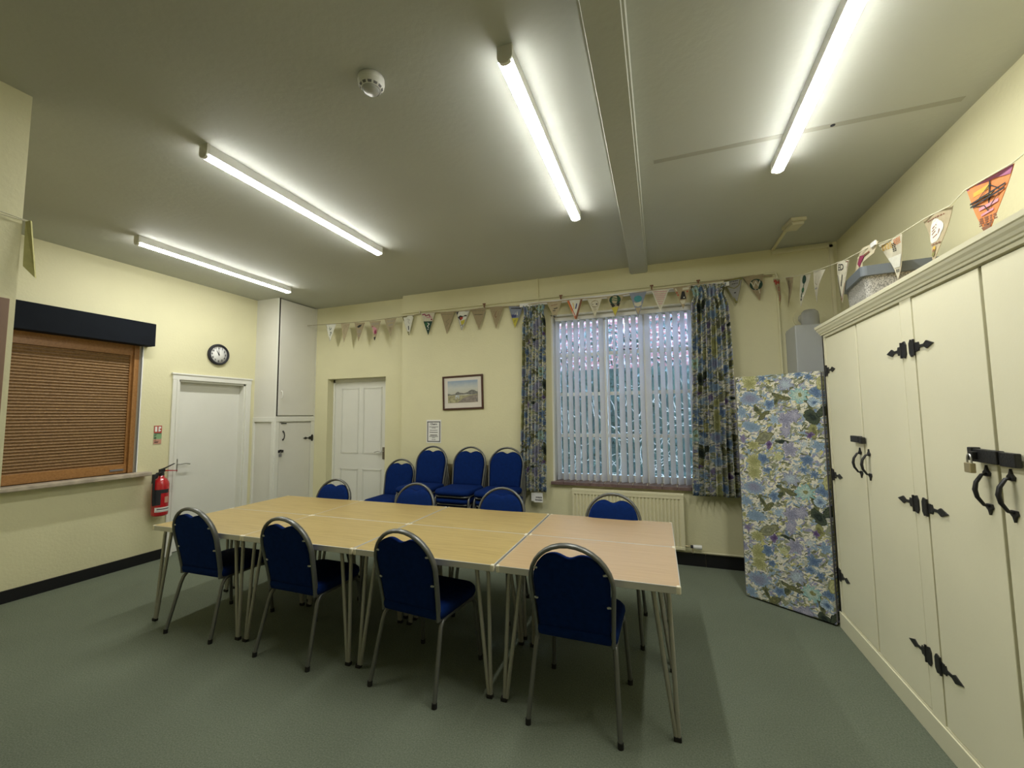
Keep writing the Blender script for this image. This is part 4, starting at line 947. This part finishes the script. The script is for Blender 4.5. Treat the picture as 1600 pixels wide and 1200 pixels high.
BUR = flat(.33, .27, .16); BUR2 = flat(.38, .32, .20); CRM = flat(.55, .52, .40); WHT = flat(.66, .66, .58); OLV = flat(.20, .19, .06); GRN = flat(.03, .12, .05); DGN = flat(.015, .05, .035); REDD = flat(.38, .05, .03); PNK = flat(.55, .25, .30)
BLK = flat(.02, .02, .02); MAG = flat(.25, .03, .08); YEL = flat(.50, .45, .06); GRY = flat(.28, .28, .27); GBL = flat(.22, .25, .32); TEAL = flat(.06, .25, .28); ORG = flat(.60, .20, .06); BRN = flat(.20, .09, .05); PUR = flat(.35, .12, .22); NVY = flat(.05, .06, .18); GOLD = flat(.55, .34, .05); LGN = flat(.35, .45, .25); HEM = flat(.26, .22, .13)
def border(col, lw=.008): return ('line', col, [(-.46, .03), (0, .95), (.46, .03), (-.46, .03)], lw)
PEN = [
 ((-4.582,4.7,2.905),(-4.392,4.7,2.895),(-4.501,4.7,2.647), WHT, 'white pennant with green marks, first at the corner cupboard end', [('line',HEM,[(-.46,.03),(0,.95)],.006),('line',DGN,[(-.1,.15),(-.12,.27),(.05,.30),(.08,.2)],.008),('line',DGN,[(.0,.33),(-.1,.36)],.006),('line',DGN,[(-.02,.5),(.08,.45),(.1,.52),(-.02,.62),(.02,.68)],.009)]),
 ((-4.305,4.7,2.895),(-4.148,4.7,2.884),(-4.254,4.7,2.618), BUR2, 'plain beige pennant second from the corner cupboard, faint sketch', [('line',HEM,[(-.2,.15),(.1,.12),(.2,.2)],.005),('line',HEM,[(-.05,.2),(-.08,.5),(.0,.55)],.008)]),
 ((-4.064,4.7,2.886),(-3.885,4.7,2.873),(-4.002,4.7,2.612), BUR, 'burlap pennant with dark bird and lines, third from the corner cupboard', [('poly',BLK,[(-.25,.22),(-.05,.12),(.22,.1),(.1,.22),(-.1,.27)]),('scrib',GRY,0,.45,.35,.2,3),('scrib',GRY,.02,.68,.16,.1,2)]),
 ((-3.816,4.7,2.887),(-3.622,4.7,2.877),(-3.712,4.7,2.602), BUR2, 'beige pennant with pink and dark red figure above the alcove door', [('poly',PNK,[(-.2,.32),(.0,.3),(.18,.42),(.12,.6),(-.12,.62),(-.15,.45)]),('poly',MAG,[(0,.45),(.14,.42),(.14,.62),(-.02,.7),(-.06,.55)]),('disc',MAG,-.22,.28,.010),('poly',BLK,[(-.1,.82),(.09,.8),(.03,.96),(-.04,.96)]),('scrib',GRY,0,.15,.6,.12,2)]),
 ((-3.562,4.7,2.894),(-3.365,4.7,2.892),(-3.460,4.7,2.650), BUR2, 'beige pennant with small grey lettering, last before the wall step', [('scrib',GRY,0,.15,.6,.12,2),('line',GRY,[(-.15,.38),(.2,.34)],.012),('poly',HEM,[(-.12,.5),(.12,.5),(.02,.8)])]),
 ((-3.295,4.731,2.912),(-3.108,4.731,2.911),(-3.185,4.731,2.635), WHT, 'cream pennant with olive border and black mark, first right of the wall step', [border(OLV,.012),('line',BLK,[(.02,.5),(.03,.7)],.014),('line',GRY,[(-.1,.15),(.15,.2),(.0,.3),(.12,.4)],.005),('disc',OLV,.0,.82,.010)]),
 ((-2.998,4.731,2.930),(-2.783,4.731,2.918),(-2.889,4.731,2.624), CRM, 'pennant with pink flowers over a dark green half', [('poly',DGN,[(-.31,.38),(.31,.38),(0,1)]),('line',MAG,[(-.4,.08),(-.2,.06),(-.15,.14),(.1,.08),(.15,.2)],.014),('line',PNK,[(-.1,.22),(.3,.2)],.012),('disc',MAG,.25,.3,.012),('line',WHT,[(-.05,.45),(.1,.5),(-.05,.6),(.08,.68),(-.03,.75)],.010),('disc',GRN,-.1,.5,.02)]),
 ((-2.706,4.731,2.915),(-2.499,4.731,2.898),(-2.61,4.731,2.618), BUR, 'plain burlap pennant with darker swirl, third right of the wall step', [('line',HEM,[(-.4,.1),(.4,.1)],.010),('line',HEM,[(.15,.3),(-.1,.45),(.1,.5),(-.05,.65)],.010)]),
 ((-2.48,4.731,2.904),(-2.283,4.731,2.896),(-2.388,4.731,2.638), WHT, 'white pennant with black, red and yellow shapes, above the framed picture', [('poly',BLK,[(-.5,.0),(-.28,.0),(-.38,.2)]),('poly',BLK,[(-.33,.3),(-.2,.22),(.3,.2),(.3,.26),(0,.28),(-.15,.45)]),('poly',REDD,[(-.18,.3),(.05,.28),(.02,.38),(-.12,.48)]),('poly',YEL,[(-.12,.5),(.2,.42),(.14,.62),(-.04,.72)]),('line',BLK,[(-.1,.72),(.05,.68),(.0,.85)],.005),border(GRY,.006)]),
 ((-2.264,4.731,2.914),(-2.058,4.731,2.900),(-2.147,4.731,2.631), BUR, 'burlap pennant with one line of dark lettering, right of the picture', [('line',HEM,[(-.42,.08),(.42,.08)],.012),('scrib',BLK,0,.27,.5,.05,1)]),
 ((-2.003,4.731,2.913),(-1.814,4.731,2.898),(-1.915,4.731,2.631), BUR, 'burlap pennant with a dark twig drawing, second left of the left curtain', [('line',BRN,[(0,.2),(-.1,.42),(-.02,.5),(.02,.42)],.007),('line',HEM,[(.2,.2),(.08,.5),(.02,.7)],.006),('line',HEM,[(-.2,.2),(-.1,.4)],.006)]),
 ((-1.745,4.731,2.896),(-1.555,4.731,2.882),(-1.668,4.731,2.618), GBL, 'blue grey pennant with yellow tip just left of the left curtain', [('line',BLK,[(-.33,.1),(.33,.1)],.010),('poly',YEL,[(-.24,.55),(.22,.52),(.0,1)]),('poly',NVY,[(-.3,.38),(.05,.38),(.05,.5),(-.25,.52)]),('poly',WHT,[(.06,.4),(.1,.2),(.15,.4)]),('line',WHT,[(-.05,.4),(.0,.3)],.006),('scrib',OLV,0,.68,.2,.12,3)]),
 ((-1.229,4.611,2.86),(-1.05,4.611,2.858),(-1.136,4.611,2.655), BUR2, 'beige pennant with a small dark figure just right of the left curtain', [('line',BRN,[(-.25,.2),(.2,.15)],.006),('line',BLK,[(-.05,.4),(.2,.35)],.010),('line',BLK,[(-.12,.5),(.05,.5)],.008),('disc',BLK,0,.82,.016),('disc',WHT,.02,.8,.006)]),
 ((-.993,4.611,2.862),(-.813,4.611,2.865),(-.888,4.611,2.618), WHT, 'pennant edged with orange red stripes over the window', [('line',ORG,[(-.44,.02),(0,.93)],.020),('line',REDD,[(-.38,.02),(0,.86)],.008),('line',BRN,[(.44,.02),(0,.93)],.022),('line',NVY,[(.12,.2),(.02,.45)],.012),('line',GOLD,[(-.12,.15),(-.08,.45)],.008)]),
 ((-.762,4.611,2.853),(-.588,4.611,2.854),(-.677,4.611,2.638), CRM, 'cream pennant with a round pale face and two dark eyes', [('disc',HEM,0,.30,.042),('disc',CRM,0,.30,.037),('disc',BLK,-.1,.32,.009),('disc',BLK,.12,.32,.009),('scrib',HEM,0,.6,.15,.15,3)]),
 ((-.545,4.611,2.856),(-.362,4.611,2.850),(-.457,4.611,2.620), BUR2, 'pennant with a green striped black headed figure and yellow green tip', [('disc',DGN,0,.18,.062,.052),('line',GRN,[(-.25,.12),(-.1,.08),(.1,.14),(.28,.08)],.008),('line',GRN,[(-.25,.22),(-.1,.18),(.1,.24),(.28,.18)],.008),('poly',BLK,[(-.28,.35),(.3,.33),(.22,.5),(.05,.45),(-.15,.55)]),('poly',YEL,[(-.2,.55),(.2,.52),(.0,.92)])]),
 ((-.300,4.611,2.866),(-.122,4.611,2.868),(-.216,4.611,2.598), GBL, 'grey pennant with a teal shape over a cream snail', [('disc',TEAL,0,.26,.042,.035),('poly',CRM,[(-.25,.38),(-.1,.42),(.2,.38),(.2,.52),(.0,.58),(-.2,.52)]),('disc',BRN,-.02,.48,.010),('poly',BUR2,[(-.16,.62),(.16,.62),(0,.9)]),('poly',GBL,[(-.1,.62),(.1,.62),(0,.8)])]),
 ((-.075,4.611,2.880),(.106,4.611,2.868),(.011,4.611,2.631), CRM, 'cream pennant covered in pink wavy lines of writing', [('line',PNK,[(-.38+.05*q,.10) if q%2 else (-.38+.05*q,.08) for q in range(16)],.006),('line',PNK,[(-.33+.05*q,.18+.02*(q%2)) for q in range(14)],.006),('line',PNK,[(-.28+.05*q,.26+.02*(q%2)) for q in range(12)],.006),('line',PNK,[(-.25+.05*q,.34+.02*(q%2)) for q in range(11)],.006),('line',PNK,[(-.2+.05*q,.42+.02*(q%2)) for q in range(9)],.006),('line',PNK,[(-.15+.05*q,.52+.02*(q%2)) for q in range(7)],.006),('line',PNK,[(-.1+.05*q,.62+.02*(q%2)) for q in range(5)],.006),border(WHT,.006)]),
 ((.145,4.611,2.879),(.318,4.611,2.876),(.235,4.611,2.640), BUR, 'burlap pennant with a black hat shape beside the right curtain', [('poly',CRM,[(-.4,.05),(.4,.03),(.38,.13),(-.36,.16)]),('poly',BLK,[(-.14,.56),(-.02,.2),(.12,.2),(.2,.55)]),('disc',WHT,.08,.48,.007),('disc',REDD,-.3,.25,.008),('disc',REDD,-.24,.36,.008),('disc',REDD,.28,.22,.008),('poly',CRM,[(-.16,.62),(.16,.6),(.1,.78),(-.08,.78)])]),
 ((.636,4.701,2.922),(.809,4.701,2.940),(.744,4.701,2.661), GRY, 'grey pennant with an olive border just right of the right curtain', [border(OLV,.016),('line',OLV,[(-.42,.0),(-.3,.28),(0,.38),(.25,.3),(.4,.0)],.008),('scrib',BLK,0,.1,.5,.05,1),('scrib',BLK,.05,.2,.3,.05,1),('line',BLK,[(-.05,.55),(.05,.55)],.010)]),
 ((.82,4.731,2.941),(1.004,4.731,2.956),(.96,4.731,2.684), BUR, 'burlap pennant with a dark green disc and letter W', [('disc',DGN,.02,.36,.058),('disc',GRY,-.2,.25,.006),('disc',GRY,.22,.3,.006),('disc',GRY,.1,.22,.006),('disc',GRY,-.08,.55,.006),('text',CRM,'W',.085,.0,.36),('line',CRM,[(.08,.55),(.08,.72)],.009)]),
 ((1.1,4.728,2.892),(1.1,4.50,2.815),(1.1,4.655,2.604), BUR2, 'pennant with red writing in the far right corner', [('line',REDD,[(-.45,.1),(-.2,.05),(0,.15),(.2,.05),(.4,.12)],.02),('disc',REDD,-.2,.15,.02),('disc',REDD,.15,.12,.016),('text',REDD,'O',.06,.0,.38),('text',REDD,'L',.055,.02,.58),('text',REDD,'E',.05,.02,.75)]),
 ((1.12,4.47,2.820),(1.12,4.24,2.755),(1.12,4.381,2.518), BUR, 'burlap pennant with a thin black stem drawing above the boiler', [('disc',BLK,.0,.15,.012),('line',BLK,[(0,.1),(.03,.4),(-.02,.7),(.0,.85)],.012),('line',BRN,[(-.25,.2),(-.1,.35)],.008),('line',BRN,[(.25,.2),(.15,.4)],.008)]),
 ((1.15,4.15,2.736),(1.15,3.908,2.67),(1.15,4.13,2.459), CRM, 'cream pennant with dark green leaf marks above the boiler flue', [('disc',DGN,-.05,.15,.035),('line',DGN,[(0,.2),(-.02,.4)],.012),('disc',GRN,0,.48,.022),('line',DGN,[(.0,.5),(-.03,.65),(.0,.72)],.014),('disc',BLK,0,.78,.010)]),
 ((1.17,3.874,2.686),(1.17,3.62,2.61),(1.17,3.85,2.418), CRM, 'pale cream pennant with a faint pencil sketch above the boiler', [('line',HEM,[(-.25,.15),(-.2,.4),(.05,.45),(.15,.2)],.005),('line',GRY,[(-.15,.58),(.1,.54)],.012),('line',GRY,[(-.03,.66),(.0,.78)],.012)]),
 ((1.2,3.481,2.612),(1.2,3.29,2.56),(1.2,3.47,2.316), CRM, 'cream pennant lettered ED hanging beside the grey crate', [('poly',WHT,[(-.4,.05),(.35,.05),(.2,.35),(-.1,.35)]),('text',BLK,'ED',.060,.0,.15),('line',BLK,[(-.25,.32),(-.15,.6),(-.05,.85)],.008),('line',BLK,[(.12,.32),(.0,.6)],.008),border(BRN,.006)]),
 ((1.3,3.117,2.58),(1.3,2.853,2.541),(1.3,2.989,2.317), CRM, 'cream pennant with orange flowers and red butterfly in front of the grey crate', [('scrib',GOLD,-.22,.12,.34,.16,4),('scrib',ORG,.2,.1,.32,.16,4),('scrib',BLK,0,.2,.12,.22,5),('poly',WHT,[(-.28,.42),(.28,.42),(.12,.7),(-.12,.7)]),('poly',PNK,[(-.1,.42),(0,.48),(.12,.4),(.1,.56),(-.06,.54)]),('scrib',GRY,0,.65,.2,.06,2),('scrib',BLK,0,.78,.1,.08,2)]),
 ((1.3,2.707,2.546),(1.3,2.471,2.511),(1.3,2.609,2.282), BUR2, 'beige pennant with a large white fist', [('scrib',BRN,-.02,.08,.62,.05,1),('disc',WHT,-.02,.33,.052,.058),('disc',WHT,-.10,.42,.034,.036),('disc',WHT,.10,.30,.034,.034),('line',BRN,[(-.14,.27),(.04,.22)],.006),('line',BRN,[(-.16,.33),(.03,.28)],.006),('line',BRN,[(-.16,.39),(.0,.34)],.006),('line',BRN,[(-.1,.46),(.10,.41),(.14,.33)],.006),('scrib',BRN,0,.6,.3,.04,1),('disc',GOLD,.0,.7,.014),('disc',BRN,-.01,.74,.010),('disc',OLV,.0,.8,.012)]),
 ((1.3,2.365,2.532),(1.3,2.105,2.502),(1.3,2.246,2.278), ORG, 'orange sunset pennant with a black pylon drawing', [('poly',PUR,[(-.5,0),(.5,0),(.43,.13),(.1,.05),(-.46,.04)]),('scrib',BRN,0,.74,.26,.16,4),('line',GOLD,[(-.3,.18),(.0,.14)],.02),('line',GOLD,[(-.2,.3),(.05,.28)],.012),('line',PNK,[(-.15,.5),(.2,.46)],.014),('line',PNK,[(-.1,.62),(.12,.58)],.010),('poly',BRN,[(-.09,.84),(.09,.82),(.02,.97),(-.02,.98)]),('line',BLK,[(0,.05),(.02,.95)],.006),('line',BLK,[(-.35,.33),(.34,.24)],.008),('line',BLK,[(-.33,.39),(.33,.31)],.008),('line',BLK,[(-.18,.31),(0,.12),(.2,.27)],.004),('line',BLK,[(-.28,.4),(-.05,.46),(.03,.58)],.004),('line',BLK,[(.22,.34),(.1,.46),(.03,.58)],.004),('line',BLK,[(-.1,.35),(.1,.33),(-.08,.37),(.12,.28)],.005)]),
]
for i, (a, b_, c, base, lab, dec) in enumerate(PEN): pennant(a, b_, c, base, lab, dec, ph=i*1.3, amp=.004 if i < 21 else .010)
# the folded pennant
pts = [(1.25,3.24,2.612),(1.25,3.029,2.575),(1.25,3.092,2.525),(1.25,3.25,2.520),(1.25,3.262,2.444),(1.25,3.30,2.362),(1.25,3.37,2.411),(1.25,3.375,2.461),(1.25,3.304,2.575)]
c0 = Vector((1.25, 3.24, 2.6)); t = thing('pennant', 'twisted cream pennant with a red bird, folded beside the crate lid', 'pennant', c0, 0, 'fabric pennants of the bunting')
def yz(b, poly, x, th, bulge=0):
    n = len(poly); vs = [Vector((x-bulge*math.sin(i), y, z))-c0 for i, (_, y, z) in enumerate(poly)]+[Vector((x+th-bulge*math.sin(i), y, z))-c0 for i, (_, y, z) in enumerate(poly)]
    b.add(vs, [tuple(range(n)), tuple(range(2*n-1, n-1, -1))]+[(i, (i+1) % n, n+(i+1) % n, n+i) for i in range(n)]); return b
up_, lo_ = [pts[0], pts[1], pts[2], pts[3], pts[8]], [pts[8], pts[3], pts[4], pts[5], pts[6], pts[7]]
b = MB(); yz(b, up_, 1.25, .003); yz(b, lo_, 1.248, .003); b.build('flag', flat(.58, .52, .36), t)
b = MB(); yz(b, [(0, 3.27, 2.57), (0, 3.20, 2.555), (0, 3.25, 2.525), (0, 3.285, 2.50), (0, 3.31, 2.53)], 1.2455, .001); yz(b, [(0, 3.36, 2.43), (0, 3.30, 2.435), (0, 3.29, 2.40), (0, 3.32, 2.385), (0, 3.355, 2.40)], 1.2455, .001); b.build('motif', MAG, t)
b = MB(); yz(b, [(0, 3.21, 2.56), (0, 3.14, 2.558), (0, 3.14, 2.548), (0, 3.21, 2.548)], 1.2455, .001); b.build('motif', BRN, t)
# pillar pennant, seen edge on
t = thing('pennant', 'plain olive pennant hanging at the near left wall corner', 'pennant', (-2.975, 1.10, 2.55), 0, 'fabric pennants of the bunting')
b = MB(); vs = [(0, -.035, -.005), (0.012, -.022, .006), (.03, .002, -.285), (.012, -.036, -.235)]
b.add([(x, y, z) for x, y, z in vs]+[(x-.012, y+.010, z) for x, y, z in vs], [(0, 1, 2, 3), (7, 6, 5, 4), (0, 4, 5, 1), (1, 5, 6, 2), (2, 6, 7, 3), (3, 7, 4, 0)]); b.build('flag', flat(.42, .40, .16), t)
b = MB(); b.tube([(XP+.012, -.4, 2.62), (XP+.012, .5, 2.60), (-2.975, 1.075, 2.552)], .0025, 6); b.tube([(XP+.012, -.4, 2.55), (XP+.012, .5, 2.535), (-2.975, 1.075, 2.549)], .0025, 6)
tag(b.build('bunting_cord', CORDL), 'doubled pale cord along the near left wall to the olive pennant', 'cord')
# cords
b = MB(); b.tube([(-4.93, 4.68, 2.912), (-4.48, 4.70, 2.903), (-4.0, 4.70, 2.892), (-3.6, 4.70, 2.894), (-3.33, 4.712, 2.905), (-3.2, D-.034, 2.914)], .0035, 6); 
tag(b.build('bunting_cord', CORD), 'brown bunting cord strung across the alcove above the door', 'cord')
seq = [(-3.2, 4.731, 2.914), (-2.9, 4.731, 2.927), (-2.6, 4.731, 2.908), (-2.38, 4.731, 2.902), (-2.16, 4.731, 2.909), (-1.91, 4.731, 2.908), (-1.65, 4.731, 2.892), (-1.3, 4.60, 2.865), (-1.14, 4.611, 2.861), (-.9, 4.611, 2.866), (-.67, 4.611, 2.856), (-.45, 4.611, 2.855), (-.21, 4.611, 2.869), (.01, 4.611, 2.877), (.23, 4.611, 2.879), (.5, 4.62, 2.90), (.72, 4.701, 2.932), (.91, 4.731, 2.950), (1.08, 4.725, 2.925)]
b = MB(); b.tube(seq, .006, 6); tag(b.build('bunting_cord', BUR2), 'pale bunting tape along the back wall over the window', 'cord')
seq = [(1.09, 4.73, 2.898), (1.1, 4.58, 2.852), (1.12, 4.35, 2.788), (1.15, 4.03, 2.705), (1.17, 3.74, 2.650), (1.2, 3.385, 2.588), (1.25, 3.16, 2.585), (1.3, 2.98, 2.562), (1.3, 2.66, 2.540), (1.3, 2.47, 2.512), (1.3, 2.365, 2.533), (1.3, 2.105, 2.503), (1.31, 1.7, 2.53), (1.36, 1.0, 2.62), (RW, .3, 2.72)]
b = MB(); b.tube(seq, .003, 6); tag(b.build('bunting_cord', CORDL), 'pale cord sagging from the far corner across the cupboard tops', 'cord')
t = thing('peg', 'white plastic peg clipping the folded pennant to the cord', 'peg', (1.245, 3.075, 2.575)); MB().box(-.006, .006, -.03, .03, -.016, .014, .003).build('jaws', PLW, t)
for i, x in enumerate((-3.02, -2.08, -1.09, -.07, .40)):
    lab = ['cream hook above the pink and green pennant', 'brown hook on the conduit right of the picture', 'small hook over the left end of the window', 'small hook over the middle of the window', 'small hook at the right curtain edge'][i]
    t = thing('wall_hook', lab, 'hook', (x, D-.02, 2.95), 0, 'hooks holding the bunting'); b = MB(); b.box(-.018, .018, -.012, .012, .006, .020, .002); b.box(-.006, .006, -.012, .008, -.030, .008, .002); b.build('clip', BRN if i else CRMP, t)
